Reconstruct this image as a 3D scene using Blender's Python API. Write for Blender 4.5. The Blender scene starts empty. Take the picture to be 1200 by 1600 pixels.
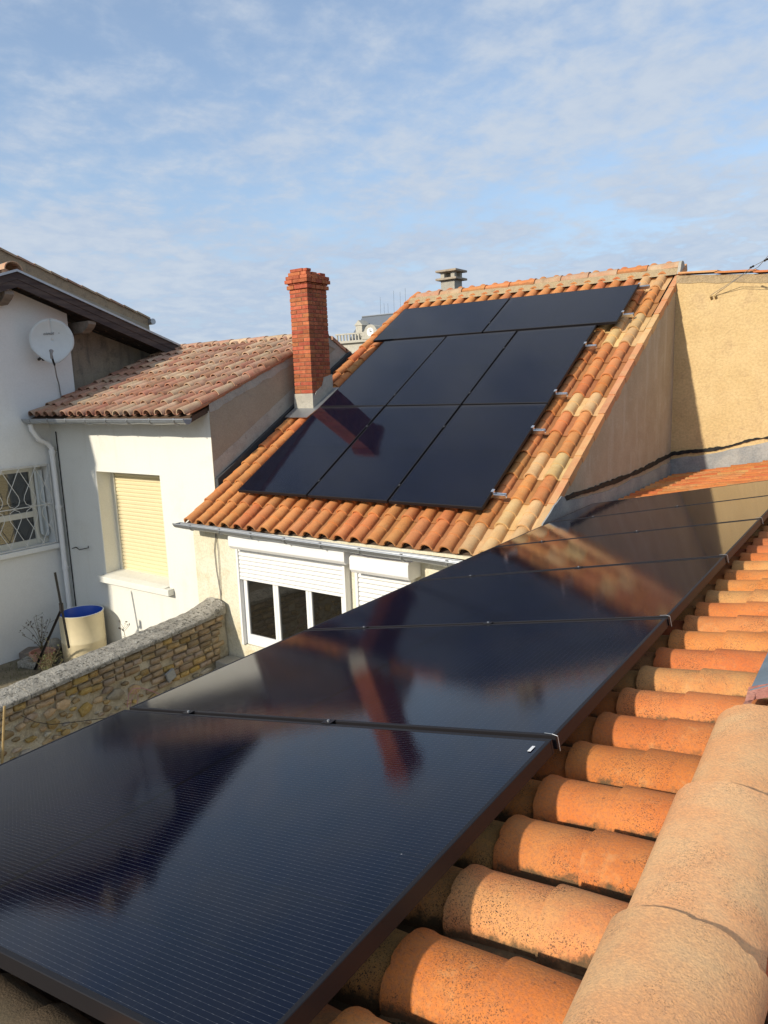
import bpy, math, random
import numpy as np
from mathutils import Vector, Matrix, noise
random.seed(7)
R=math.radians
sc=bpy.context.scene
# ---------------------------------------------------------------- camera, sky, sun, exposure
YAW,PITCH,ROLL,FPX=-0.621,0.1735,-0.0367,1130.9     # FPX: focal length for a picture 1600 units tall
fw=np.array([math.sin(YAW)*math.cos(PITCH),math.cos(YAW)*math.cos(PITCH),-math.sin(PITCH)])
r0=np.array([math.cos(YAW),-math.sin(YAW),0.0]); u0=np.cross(r0,fw)
cr,sr=math.cos(ROLL),math.sin(ROLL)
RT=cr*r0+sr*u0; UP=-sr*r0+cr*u0
cam=bpy.data.objects.new('camera',bpy.data.cameras.new('camera')); sc.collection.objects.link(cam); sc.camera=cam
cam.data.sensor_fit='VERTICAL'; cam.data.sensor_height=36; cam.data.sensor_width=27
cam.data.lens=FPX/1600*36; cam.data.clip_start=0.05; cam.data.clip_end=3000
cam.matrix_world=Matrix(((RT[0],UP[0],-fw[0],0),(RT[1],UP[1],-fw[1],0),(RT[2],UP[2],-fw[2],0),(0,0,0,1)))
SUN=Vector((0.185,0.88,-0.44)).normalized()          # direction the light travels
sun=bpy.data.objects.new('sun',bpy.data.lights.new('sun','SUN')); sc.collection.objects.link(sun)
sun.data.energy=4.1; sun.data.angle=R(1.4); sun.data.color=(1.0,0.90,0.74)
sun.rotation_euler=SUN.to_track_quat('-Z','Y').to_euler()
SKY_STRENGTH=0.13
world=bpy.data.worlds.new('World'); sc.world=world; world.use_nodes=True
wt=world.node_tree; wt.nodes.clear()
def wn(t,**k):
    n=wt.nodes.new(t)
    for a,b in k.items(): setattr(n,a,b)
    return n
wout=wn('ShaderNodeOutputWorld'); bg=wn('ShaderNodeBackground'); bg.inputs[1].default_value=SKY_STRENGTH
sky=wn('ShaderNodeTexSky',sky_type='NISHITA'); sky.sun_disc=False
sky.sun_elevation=math.asin(-SUN.z); sky.sun_rotation=math.atan2(-SUN.x,-SUN.y)
sky.air_density=1.0; sky.dust_density=0.6; sky.ozone_density=1.6; sky.altitude=50
tc=wn('ShaderNodeTexCoord'); sep=wn('ShaderNodeSeparateXYZ'); wt.links.new(tc.outputs['Generated'],sep.inputs[0])
def wm(op,a,b=None,c=None):
    n=wn('ShaderNodeMath',operation=op)
    for i,v in enumerate((a,b,c)):
        if v is None: continue
        if isinstance(v,(int,float)): n.inputs[i].default_value=v
        else: wt.links.new(v,n.inputs[i])
    return n.outputs[0]
zz=wm('ADD',wm('MAXIMUM',sep.outputs[2],0.0),0.16)
comb=wn('ShaderNodeCombineXYZ'); wt.links.new(wm('DIVIDE',sep.outputs[0],zz),comb.inputs[0]); wt.links.new(wm('DIVIDE',sep.outputs[1],zz),comb.inputs[1])
def wnoise(scale,det,rough,off,dist=0.0,sx=1.0):
    mp=wn('ShaderNodeMapping'); wt.links.new(comb.outputs[0],mp.inputs[0]); mp.inputs['Location'].default_value=off; mp.inputs['Scale'].default_value=(sx,1,1); mp.inputs['Rotation'].default_value=(0,0,R(25))
    n=wn('ShaderNodeTexNoise'); n.inputs['Scale'].default_value=scale; n.inputs['Detail'].default_value=det; n.inputs['Roughness'].default_value=rough; n.inputs['Distortion'].default_value=dist
    wt.links.new(mp.outputs[0],n.inputs['Vector']); return n.outputs[0]
big=wnoise(0.75,3,0.5,(3.1,1.7,0)); mid=wnoise(2.3,6,0.62,(0.4,5.2,0),0.15,1.05); fine=wnoise(7.0,5,0.6,(7,2,0),0.15,1.05)
def wrange(v,a,b,c=0.0,d=1.0):
    n=wn('ShaderNodeMapRange'); n.interpolation_type='SMOOTHSTEP'; wt.links.new(v,n.inputs[0])
    for i,x in enumerate((a,b,c,d)): n.inputs[i+1].default_value=x
    return n.outputs[0]
cl=wm('ADD',wm('ADD',wm('MULTIPLY',big,0.85),wm('MULTIPLY',mid,0.70)),wm('MULTIPLY',fine,0.80))
mask=wrange(cl,0.93,1.36,0.34,0.92)
mask=wm('MINIMUM',wm('ADD',mask,wrange(sep.outputs[2],0.30,0.0,0.0,0.6)),0.95)
shade=wrange(wm('ADD',wm('MULTIPLY',big,0.5),wm('MULTIPLY',fine,0.5)),0.35,0.65)
mixc=wn('ShaderNodeMix',data_type='RGBA'); mixc.inputs[6].default_value=(3.1,3.85,5.05,1); mixc.inputs[7].default_value=(4.15,4.65,5.35,1); wt.links.new(shade,mixc.inputs[0])
tint=wn('ShaderNodeMix',data_type='RGBA',blend_type='MULTIPLY'); tint.inputs[0].default_value=1; wt.links.new(sky.outputs[0],tint.inputs[6]); tint.inputs[7].default_value=(1.20,1.26,1.28,1)
mixw=wn('ShaderNodeMix',data_type='RGBA'); wt.links.new(mask,mixw.inputs[0]); wt.links.new(tint.outputs[2],mixw.inputs[6]); wt.links.new(mixc.outputs[2],mixw.inputs[7])
wt.links.new(mixw.outputs[2],bg.inputs[0]); wt.links.new(bg.outputs[0],wout.inputs[0])
sc.view_settings.view_transform='Standard'; sc.view_settings.look='None'; sc.view_settings.exposure=0.14; sc.view_settings.gamma=1
sc.render.engine='CYCLES'; sc.cycles.max_bounces=6; sc.cycles.diffuse_bounces=3; sc.cycles.glossy_bounces=4; sc.cycles.use_denoising=True
sc.cycles.sample_clamp_indirect=8

# ---------------------------------------------------------------- measuring helpers (a view ray met with a real plane)
def ray(u,v):
    d=FPX*fw+(u-600)*RT-(v-800)*UP; return Vector(d/np.linalg.norm(d))
def on(u,v,n,P):
    d=ray(u,v); n=Vector(n); return d*(Vector(P).dot(n)/d.dot(n))
def px(u,v,c): return on(u,v,(1,0,0),(c,0,0))
def py(u,v,c): return on(u,v,(0,1,0),(0,c,0))
def pz(u,v,c): return on(u,v,(0,0,1),(0,0,c))
# near array plane / main array plane
AN=Vector((-0.623,1.534,-0.844)); AL=0.196
UN=Vector((math.cos(AL),0,math.sin(AL))); NN=Vector((-math.sin(AL),0,math.cos(AL))); VN=Vector((0,1,0))
BM=Vector((-3.009,5.719,-1.115)); BE=0.515; DL=0.015
XM=Vector((math.cos(DL),math.sin(DL),0)); SM=Vector((-math.sin(DL)*math.cos(BE),math.cos(BE)*math.cos(DL),math.sin(BE))); NM=XM.cross(SM)
PW,PH,GAP=1.014,1.755,0.02
def M3(x,y,z,o=(0,0,0)): return Matrix(((x[0],y[0],z[0],o[0]),(x[1],y[1],z[1],o[1]),(x[2],y[2],z[2],o[2]),(0,0,0,1)))

# ---------------------------------------------------------------- mesh helpers
col=sc.collection; W={}
class MB:
    def __init__(s): s.v=[]; s.f=[]; s.m=[]; s.mi=0
    def add(s,vs,fs):
        b=len(s.v); s.v+= [Vector(x) for x in vs]; s.f+=[[b+i for i in f] for f in fs]; s.m+=[s.mi]*len(fs); return s
    def box(s,a,b):
        x0,y0,z0=[min(a[i],b[i]) for i in range(3)]; x1,y1,z1=[max(a[i],b[i]) for i in range(3)]
        return s.add([(x0,y0,z0),(x1,y0,z0),(x1,y1,z0),(x0,y1,z0),(x0,y0,z1),(x1,y0,z1),(x1,y1,z1),(x0,y1,z1)],
          [(0,3,2,1),(4,5,6,7),(0,1,5,4),(1,2,6,5),(2,3,7,6),(3,0,4,7)])
    def obox(s,o,X,Y,Z):
        o,X,Y,Z=map(Vector,(o,X,Y,Z)); f=[(0,3,2,1),(4,5,6,7),(0,1,5,4),(1,2,6,5),(2,3,7,6),(3,0,4,7)]
        if X.cross(Y).dot(Z)<0: f=[q[::-1] for q in f]
        return s.add([o,o+X,o+X+Y,o+Y,o+Z,o+X+Z,o+X+Y+Z,o+Y+Z],f)
    def prism(s,poly,ext):
        poly=[Vector(p) for p in poly]; e=Vector(ext); n=len(poly)
        nn=Vector((0,0,0))
        for i in range(n): nn+=poly[i].cross(poly[(i+1)%n])
        if nn.dot(e)>0: poly=poly[::-1]
        return s.add(poly+[p+e for p in poly],[list(range(n)),[2*n-1-i for i in range(n)]]+[(i,n+i,n+(i+1)%n,(i+1)%n) for i in range(n)])
    def tube(s,pts,r,n=8,cap=True):
        pts=[Vector(p) for p in pts]; rr=r if isinstance(r,(list,tuple)) else [r]*len(pts); vs=[]; prev=None
        for i,p in enumerate(pts):
            d=(pts[min(i+1,len(pts)-1)]-pts[max(i-1,0)]).normalized()
            if prev is None:
                a=Vector((0,0,1)) if abs(d.z)<0.9 else Vector((1,0,0)); x=d.cross(a).normalized()
            else: x=(prev-d*prev.dot(d)).normalized()
            prev=x; y=d.cross(x)
            vs+=[p+(x*math.cos(2*math.pi*k/n)+y*math.sin(2*math.pi*k/n))*rr[i] for k in range(n)]
        fs=[(i*n+k,i*n+(k+1)%n,(i+1)*n+(k+1)%n,(i+1)*n+k) for i in range(len(pts)-1) for k in range(n)]
        if cap: fs+=[list(range(n))[::-1],[(len(pts)-1)*n+k for k in range(n)]]
        return s.add(vs,fs)
    def lathe(s,prof,o=(0,0,0),n=32,cap=False):
        o=Vector(o); vs=[o+Vector((r*math.cos(2*math.pi*k/n),r*math.sin(2*math.pi*k/n),z)) for r,z in prof for k in range(n)]
        fs=[(i*n+k,i*n+(k+1)%n,(i+1)*n+(k+1)%n,(i+1)*n+k) for i in range(len(prof)-1) for k in range(n)]
        return s.add(vs,fs)
    def grid(s,fn,nu,nv):
        vs=[fn(i/nu,j/nv) for j in range(nv+1) for i in range(nu+1)]
        return s.add(vs,[(j*(nu+1)+i,j*(nu+1)+i+1,(j+1)*(nu+1)+i+1,(j+1)*(nu+1)+i) for j in range(nv) for i in range(nu)])
    def mesh(s,name,mats,inv=None,smooth=None):
        me=bpy.data.meshes.new(name)
        vs=s.v if inv is None else [inv@v for v in s.v]
        me.from_pydata([tuple(v) for v in vs],[],[tuple(f) for f in s.f])
        for m in (mats if isinstance(mats,(list,tuple)) else [mats]): me.materials.append(m)
        me.polygons.foreach_set('material_index',s.m)
        if smooth is not None:
            me.polygons.foreach_set('use_smooth',[True]*len(me.polygons)); me.update(); me.set_sharp_from_angle(angle=R(smooth))
        me.update(); return me
    def build(s,name,mats,parent=None,smooth=None,bevel=0,M=None):
        if M is None:
            if parent is not None: M=W[parent]
            else:
                a=np.array([tuple(v) for v in s.v]); c=(a.min(0)+a.max(0))/2; M=Matrix.Translation((c[0],c[1],a[:,2].min()))
        o=place(name,s.mesh(name,mats,M.inverted(),smooth),M,parent)
        if bevel:
            b=o.modifiers.new('bevel','BEVEL'); b.width=bevel; b.segments=2; b.limit_method='ANGLE'; b.angle_limit=R(35)
        return o
def place(name,data,M,parent=None):
    o=bpy.data.objects.new(name,data); col.objects.link(o); W[o]=M.copy()
    if parent is not None: o.parent=parent; o.matrix_basis=W[parent].inverted()@M
    else: o.matrix_basis=M
    return o
def thing(name,loc,label,cat,group=None,M=None):
    o=place(name,None,M if M is not None else Matrix.Translation(loc)); o.empty_display_size=.2
    return tag(o,label,cat,group)
def tag(o,label,cat,group=None):
    o['label']=label; o['category']=cat
    if group: o['group']=group
    return o
def struct(o): o['kind']='structure'; return o
def stuff(o): o['kind']='stuff'; return o

# ---------------------------------------------------------------- materials
class NT:
    def __init__(s,name):
        s.m=bpy.data.materials.new(name); s.m.use_nodes=True; s.t=s.m.node_tree; s.b=s.t.nodes['Principled BSDF']
        g=s.t.nodes.new('ShaderNodeNewGeometry'); s.pos=g.outputs['Position']
        c=s.t.nodes.new('ShaderNodeTexCoord'); s.obj=c.outputs['Object']
        oi=s.t.nodes.new('ShaderNodeObjectInfo'); s.rnd=oi.outputs['Random']
    def L(s,v,i):
        if isinstance(v,(int,float)): i.default_value=v
        elif isinstance(v,(tuple,list)):
            i.default_value=tuple(v)+((1,) if len(v)==3 and len(i.default_value)==4 else ())
        else: s.t.links.new(v,i)
    def math(s,op,*a):
        n=s.t.nodes.new('ShaderNodeMath'); n.operation=op
        for i,v in enumerate(a): s.L(v,n.inputs[i])
        return n.outputs[0]
    def map(s,v,sc=(1,1,1),loc=(0,0,0),rot=(0,0,0)):
        n=s.t.nodes.new('ShaderNodeMapping'); s.L(v,n.inputs[0]); n.inputs['Scale'].default_value=sc; n.inputs['Location'].default_value=loc; n.inputs['Rotation'].default_value=rot; return n.outputs[0]
    def noise(s,scale,det=4,rough=.55,vec=None,dist=0):
        n=s.t.nodes.new('ShaderNodeTexNoise'); s.L(vec if vec is not None else s.pos,n.inputs['Vector']); n.inputs['Scale'].default_value=scale; n.inputs['Detail'].default_value=det; n.inputs['Roughness'].default_value=rough; n.inputs['Distortion'].default_value=dist; return n.outputs[0]
    def voro(s,scale,vec=None,feat='F1'):
        n=s.t.nodes.new('ShaderNodeTexVoronoi'); n.feature=feat; s.L(vec if vec is not None else s.pos,n.inputs['Vector']); n.inputs['Scale'].default_value=scale; return n.outputs['Distance']
    def rng(s,v,a,b,c=0.,d=1.,smooth=True):
        n=s.t.nodes.new('ShaderNodeMapRange'); n.interpolation_type='SMOOTHSTEP' if smooth else 'LINEAR'; s.L(v,n.inputs[0])
        for i,x in enumerate((a,b,c,d)): s.L(x,n.inputs[i+1])
        return n.outputs[0]
    def mix(s,f,a,b,mode='MIX'):
        n=s.t.nodes.new('ShaderNodeMix'); n.data_type='RGBA'; n.blend_type=mode; s.L(f,n.inputs[0]); s.L(a,n.inputs[6]); s.L(b,n.inputs[7]); return n.outputs[2]
    def hsv(s,c,h=.5,sa=1.,v=1.):
        n=s.t.nodes.new('ShaderNodeHueSaturation'); s.L(c,n.inputs['Color']); s.L(h,n.inputs['Hue']); s.L(sa,n.inputs['Saturation']); s.L(v,n.inputs['Value']); return n.outputs[0]
    def bump(s,h,st=.3,dist=.01):
        n=s.t.nodes.new('ShaderNodeBump'); n.inputs['Strength'].default_value=st; n.inputs['Distance'].default_value=dist; s.L(h,n.inputs['Height'])
        s.t.links.new(n.outputs[0],s.b.inputs['Normal'])
    def out(s,c,rough=.8,metal=0.,spec=.5):
        s.L(c,s.b.inputs['Base Color']); s.L(rough,s.b.inputs['Roughness']); s.L(metal,s.b.inputs['Metallic']); s.b.inputs['Specular IOR Level'].default_value=spec; return s.m
def terracotta(name,c1,c2,speck=.5,dirt=.4,scale=1.,var=.12,moss=0.):
    n=NT(name)
    v=n.map(n.pos)
    base=n.mix(n.rng(n.noise(7*scale,4,.6),.35,.68),c1,c2)
    base=n.hsv(base,n.rng(n.rnd,0,1,.492,.508,False),1.0,n.rng(n.math('FRACT',n.math('MULTIPLY',n.rnd,7.3)),0,1,1-var,1+var*.6,False))
    base=n.mix(n.rng(n.noise(160,2,.5),.3,.75),base,n.hsv(base,.5,.95,.80))
    # lichen specks: dense where the broad patches are
    patch=n.rng(n.noise(9,3,.6,dist=.5),.44,.66)
    sp=n.rng(n.noise(400,1,.5),.60,.65)
    sp2=n.rng(n.noise(190,3,.8),.585,.63)
    m=n.math('MULTIPLY',n.math('MAXIMUM',n.math('MULTIPLY',sp,n.math('ADD',n.math('MULTIPLY',patch,.8),.25)),n.math('MULTIPLY',sp2,patch)),speck)
    base=n.mix(m,base,(.045,.035,.025))
    d=n.math('MULTIPLY',n.rng(n.noise(5,5,.7,dist=.6),.52,.72),dirt)
    base=n.mix(d,base,(.12,.085,.05))
    if moss:
        sp_=n.t.nodes.new('ShaderNodeSeparateXYZ'); n.L(n.obj,sp_.inputs[0])
        low=n.math('ADD',n.rng(sp_.outputs[2],.062,.016,0.,1.,False),n.math('MULTIPLY',n.math('SUBTRACT',n.noise(28,4,.7),.5),1.5))
        base=n.mix(n.math('MULTIPLY',n.rng(low,.45,.85),moss),base,(.085,.065,.035))
        bl=n.math('MULTIPLY',n.rng(n.noise(17,5,.75,dist=.7),.60,.70),n.rng(n.noise(300,2,.6),.42,.58))
        base=n.mix(n.math('MULTIPLY',bl,moss*.75),base,(.05,.04,.03))
        base=n.mix(n.math('MULTIPLY',n.rng(n.noise(11,4,.7,n.map(n.pos,(1,1,1),(3,8,1))),.58,.74),.25),base,(.74,.46,.20))
    n.bump(n.math('ADD',n.noise(240,3,.6),n.math('MULTIPLY',n.noise(30,3,.6),.8)),.35,.004)
    return n.out(base,.82,0,.25)
T_OR=[terracotta('terracotta_orange',(.67,.245,.075),(.68,.29,.10),.5,.12,moss=.45),
      terracotta('terracotta_red_orange',(.64,.21,.06),(.66,.25,.082),.5,.12,moss=.45),
      terracotta('terracotta_tan',(.65,.275,.10),(.65,.25,.08),.6,.12,moss=.4),
      terracotta('terracotta_cream',(.70,.47,.22),(.68,.41,.17),.3,.12)]
T_NEAR=[terracotta('near_terracotta_orange',(.64,.195,.048),(.66,.25,.075),.9,.10,moss=.9),
        terracotta('near_terracotta_deep',(.62,.16,.040),(.64,.20,.055),.7,.10,moss=.9),
        terracotta('near_terracotta_tan',(.65,.32,.11),(.66,.25,.075),1.,.15,moss=.9),
        terracotta('mossy_shaded_near_terracotta',(.17,.12,.07),(.12,.095,.055),1.,.8)]  # last one: moss, with shade on the lower left tiles also painted in
T_OLD=[terracotta('old_terracotta_rose',(.52,.285,.185),(.53,.35,.23),.7,.65,1.4,.2),
       terracotta('old_terracotta_buff',(.60,.44,.29),(.54,.34,.22),.7,.6,1.4,.2),
       terracotta('old_terracotta_red',(.47,.21,.13),(.50,.29,.18),.6,.6,1.4,.2)]
T_RIDGE=terracotta('ridge_terracotta_sand',(.80,.40,.165),(.80,.49,.23),.5,.08,.8)
T_RIDGE2=terracotta('ridge_terracotta_buff',(.55,.30,.17),(.55,.40,.26),.5,.4,1)
T_PINK=terracotta('verge_terracotta_pink',(.64,.29,.13),(.64,.35,.16),.3,.2,1)
def plaster(name,c1,c2,sc1=1.5,grain=60,bst=.25,bd=.01,stain=None,stain_amt=0.,rough=.9,streak=0,gr=.22):
    n=NT(name)
    b=n.mix(n.rng(n.noise(sc1,5,.6),.35,.68),c1,c2)
    if stain:
        b=n.mix(n.math('MULTIPLY',n.rng(n.noise(sc1*2.3,6,.7,dist=.4),.50,.72),stain_amt),b,stain)
    if streak:
        b=n.mix(n.math('MULTIPLY',n.rng(n.noise(6,4,.6,n.map(n.pos,(1,1,.12))),.5,.72),streak),b,stain or (.2,.18,.15))
    b=n.mix(n.rng(n.noise(grain,3,.6),.3,.75,0,gr),b,(.10,.08,.06),'MULTIPLY')
    n.bump(n.math('ADD',n.noise(grain,4,.65),n.math('MULTIPLY',n.noise(grain*.12,3,.5),1.3)),bst,bd)
    return n.out(b,rough,0,.2)
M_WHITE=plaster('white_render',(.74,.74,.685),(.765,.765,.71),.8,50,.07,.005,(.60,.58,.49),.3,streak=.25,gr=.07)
M_WHITE2=plaster('grey_white_render',(.74,.75,.73),(.78,.78,.75),.6,50,.06,.004,(.60,.60,.56),.25,gr=.06)
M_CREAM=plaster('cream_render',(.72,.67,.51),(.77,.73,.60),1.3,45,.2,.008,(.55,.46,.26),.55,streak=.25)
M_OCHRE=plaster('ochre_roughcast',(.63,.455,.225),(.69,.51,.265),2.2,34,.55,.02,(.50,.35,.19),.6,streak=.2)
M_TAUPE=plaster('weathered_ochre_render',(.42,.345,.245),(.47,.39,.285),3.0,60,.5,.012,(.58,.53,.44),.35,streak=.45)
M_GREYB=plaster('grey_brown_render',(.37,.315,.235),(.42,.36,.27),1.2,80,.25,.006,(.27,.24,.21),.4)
M_CONC=plaster('pale_concrete',(.46,.44,.38),(.40,.38,.33),5,70,.5,.01,(.28,.27,.24),.6)
M_CONCD=plaster('old_concrete',(.36,.31,.25),(.45,.37,.27),2.5,40,.5,.01,(.15,.14,.13),.6,streak=.6)
M_MORTAR=plaster('pale_mortar',(.70,.64,.50),(.52,.45,.32),5,60,.9,.03,(.28,.23,.15),.5)
M_RMORT=plaster('sandy_ridge_mortar',(.50,.38,.22),(.42,.32,.20),8,60,.8,.02,(.22,.17,.11),.5)
M_SLATEY=plaster('cement_flashing',(.30,.31,.31),(.40,.40,.38),4,50,.5,.01,(.22,.24,.26),.6)
M_BITUMEN=plaster('black_bitumen',(.018,.018,.018),(.035,.034,.03),14,60,.8,.01,rough=.7)
def lichen_stone(name):
    n=NT(name)
    b=n.mix(n.rng(n.noise(6,5,.65),.35,.68),(.30,.28,.24),(.43,.40,.34))
    b=n.mix(n.rng(n.noise(26,4,.7),.53,.60,0,.8),b,(.09,.085,.07))
    b=n.mix(n.rng(n.noise(48,2,.6),.64,.68,0,.85),b,(.62,.62,.56))
    n.bump(n.math('ADD',n.noise(60,4,.7),n.math('MULTIPLY',n.noise(12,4,.6),2)),.9,.02)
    return n.out(b,.92,0,.2)
M_LICH=lichen_stone('lichened_coping')
def stone(name,c1,c2):
    n=NT(name); b=n.mix(n.rng(n.noise(14,5,.65),.35,.68),c1,c2)
    b=n.hsv(b,n.rng(n.rnd,0,1,.49,.51,False),n.rng(n.rnd,0,1,.8,1.15,False),n.rng(n.math('FRACT',n.math('MULTIPLY',n.rnd,5.7)),0,1,.7,1.25,False))
    b=n.mix(n.rng(n.noise(50,3,.7),.55,.7,0,.5),b,(.10,.07,.04))
    n.bump(n.math('ADD',n.noise(70,4,.6),n.math('MULTIPLY',n.noise(22,3,.6),1.5)),.8,.012); return n.out(b,.9,0,.2)
S_OCH=stone('ochre_stone',(.40,.27,.12),(.50,.37,.20)); S_BRN=stone('brown_stone',(.34,.25,.16),(.44,.34,.22)); S_GRY=stone('grey_stone',(.36,.32,.25),(.46,.41,.31))
def brickm(name,c1,c2):
    n=NT(name); b=n.mix(n.rng(n.noise(25,4,.6),.35,.68),c1,c2)
    b=n.hsv(b,n.rng(n.rnd,0,1,.488,.51,False),1.,n.rng(n.math('FRACT',n.math('MULTIPLY',n.rnd,5.7)),0,1,.72,1.2,False))
    b=n.mix(n.rng(n.noise(120,2,.6),.62,.7,0,.5),b,(.5,.3,.18))
    n.bump(n.noise(150,4,.6),.5,.006); return n.out(b,.88,0,.2)
M_BRICK=brickm('chimney_brick',(.38,.100,.048),(.48,.155,.072))
M_BRMORT=plaster('chimney_mortar',(.30,.15,.09),(.24,.12,.075),12,90,.5,.01)
def metal(name,c,rough=.4,metal_=1.,nz=.2):
    n=NT(name); b=n.mix(n.rng(n.noise(12,5,.6),.35,.7,0,nz),c,tuple(x*.55 for x in c)); n.bump(n.noise(40,3,.5),.06,.003); return n.out(b,rough,metal_)
M_ZINC=metal('weathered_zinc',(.42,.44,.46),.42,.8)
M_ALU=metal('bright_aluminium',(.80,.80,.80),.28,1.)
M_STEELD=metal('dark_steel',(.02,.018,.018),.55,.3)
M_FRAME=metal('black_anodised_frame',(.012,.011,.013),.5,0.,.1); M_FRAME.node_tree.nodes['Principled BSDF'].inputs['Specular IOR Level'].default_value=.25
M_PVC=metal('white_pvc',(.80,.80,.79),.35,0.,.06)
M_PVCC=metal('cream_painted_wood',(.66,.64,.55),.5,0.,.1)
M_IRONW=metal('white_painted_iron',(.72,.71,.66),.5,0.,.2)
M_SHUT=metal('cream_shutter',(.74,.64,.40),.5,0.,.04)
M_DISH=metal('pale_dish_paint',(.60,.64,.64),.45,0.,.1)
M_CABLE=metal('black_cable',(.02,.02,.02),.6,0.,.1)
M_CABLEG=metal('grey_cable',(.22,.21,.20),.6,0.,.1)
M_PINKC=metal('pink_cable',(.45,.22,.25),.6,0.,.1)
M_BLUE=metal('blue_plastic',(.012,.075,.42),.35,0.,.1)
M_BARREL=metal('cream_plastic',(.72,.62,.40),.45,0.,.1)
M_POT=terracotta('pot_clay',(.48,.22,.15),(.50,.30,.22),.3,.4)
M_RUST=metal('rusty_pole',(.40,.28,.12),.7,0.,.6)
M_LEAD=metal('blue_grey_lead',(.22,.28,.32),.5,.3,.5); M_DZ=metal('dark_flashing',(.06,.065,.07),.6,.2,.4)
M_REDM=plaster('pink_mortar',(.42,.17,.13),(.50,.25,.19),12,70,.7,.01)
M_SLATE=metal('far_slate',(.13,.15,.18),.6,0.,.4)
M_STONEF=plaster('far_limestone',(.47,.45,.39),(.52,.50,.43),.4,4,.1,.01)
M_WDARK=NT('dark_weathered_timber'); 
_b=M_WDARK.mix(M_WDARK.rng(M_WDARK.noise(9,5,.7,M_WDARK.map(M_WDARK.pos,(1,.14,1.5),(0,0,0),(R(20),0,0))),.35,.7),(.048,.036,.036),(.105,.08,.068))
M_WDARK.bump(M_WDARK.noise(30,5,.7,M_WDARK.map(M_WDARK.pos,(1,.12,1))),.5,.01); M_WDARK=M_WDARK.out(_b,.8,0,.3)
M_WGREY=NT('grey_weathered_timber')
_b=M_WGREY.mix(M_WGREY.rng(M_WGREY.noise(9,5,.7,M_WGREY.map(M_WGREY.pos,(1,.14,1))),.35,.7),(.16,.13,.105),(.27,.23,.19))
M_WGREY.bump(M_WGREY.noise(40,5,.7,M_WGREY.map(M_WGREY.pos,(1,.12,1))),.5,.01); M_WGREY=M_WGREY.out(_b,.85,0,.3)
M_TANF=plaster('tan_mortared_verge',(.42,.31,.20),(.36,.27,.18),5,40,.6,.01,(.16,.13,.10),.7)
M_SOIL=plaster('dry_soil',(.19,.16,.11),(.26,.22,.15),3,30,.9,.03,(.10,.10,.05),.6)
M_UNDER=plaster('roof_underlay',(.10,.07,.05),(.14,.09,.06),5,40,.3,.01)
M_MOSS=plaster('dark_moss',(.035,.03,.016),(.075,.055,.03),60,200,.8,.004); M_DRY=metal('dry_stem',(.15,.12,.06),.8,0.,.5); M_LEAF=metal('olive_leaf',(.10,.11,.035),.7,0.,.5); M_SEED=metal('dark_seed_head',(.07,.05,.03),.8,0.,.5)
def glass(name,c=(.012,.014,.014),rough=.03,spec=.5):
    n=NT(name); n.b.inputs['IOR'].default_value=1.9; n.bump(n.noise(3,2,.5),.03,.02); return n.out(c,rough,0,spec)
M_GLASS=glass('window_glass',(.012,.011,.009))
M_GLASS2=glass('old_window_glass',(.03,.035,.038),.06)
M_BLACK=metal('cavity_black',(.01,.009,.008),.9,0.,0.)
def solar():
    n=NT('solar_cells')
    sp=n.t.nodes.new('ShaderNodeSeparateXYZ'); n.L(n.obj,sp.inputs[0]); x,y=sp.outputs[0],sp.outputs[1]
    fx=n.math('FRACT',n.math('DIVIDE',x,.0102)); bus=n.math('LESS_THAN',n.math('ABSOLUTE',n.math('SUBTRACT',fx,.5)),.030)
    fy=n.math('FRACT',n.math('DIVIDE',y,.0207)); pad=n.math('LESS_THAN',n.math('ABSOLUTE',n.math('SUBTRACT',fy,.5)),.12)
    cx=n.math('ABSOLUTE',n.math('SUBTRACT',n.math('FRACT',n.math('DIVIDE',x,.163)),.5)); gx=n.math('GREATER_THAN',cx,.493)
    cy=n.math('ABSOLUTE',n.math('SUBTRACT',n.math('FRACT',n.math('DIVIDE',y,.0829)),.5)); gy=n.math('GREATER_THAN',cy,.486)
    midl=n.math('LESS_THAN',n.math('ABSOLUTE',n.math('SUBTRACT',y,PH/2)),.006)
    cellr=n.t.nodes.new('ShaderNodeTexWhiteNoise'); cellr.noise_dimensions='3D'
    fl=n.t.nodes.new('ShaderNodeVectorMath'); fl.operation='FLOOR'; n.L(n.map(n.obj,(1/.163,1/.0829,0)),fl.inputs[0]); n.L(fl.outputs[0],cellr.inputs[0])
    b=n.mix(n.rng(cellr.outputs[0],0,1,0,1,False),(.0008,.0014,.0085),(.0012,.0021,.0115))
    b=n.mix(gy,b,(.005,.007,.015)); b=n.mix(n.math('MAXIMUM',gx,midl),b,(.003,.0035,.006))
    inside=n.math('SUBTRACT',1.0,midl)
    b=n.mix(n.math('MULTIPLY',n.math('MULTIPLY',bus,inside),n.math('ADD',.40,n.math('MULTIPLY',pad,.55))),b,(.10,.105,.12))
    dust=n.math('ADD',n.math('MULTIPLY',n.rng(n.noise(2.5,5,.7),.35,.75),.001),n.math('MULTIPLY',n.rng(n.math('ADD',y,n.math('MULTIPLY',n.noise(14,4,.7),.05)),PH-.05,PH+.01),.02))
    b=n.mix(dust,b,(.5,.48,.45))
    sd=n.rng(n.noise(55,1,.5),.84,.86); b=n.mix(n.math('MULTIPLY',sd,.5),b,(.5,.5,.5))
    n.b.inputs['IOR'].default_value=1.34
    h=n.math('ADD',n.noise(90,3,.6,n.map(n.obj,(2.5,.5,1))),n.math('MULTIPLY',bus,.25))
    n.bump(h,.07,.0010)
    return n.out(b,n.rng(n.noise(3,4,.6),.3,.7,.03,.06),0,.5)
M_SOLAR=solar()

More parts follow.
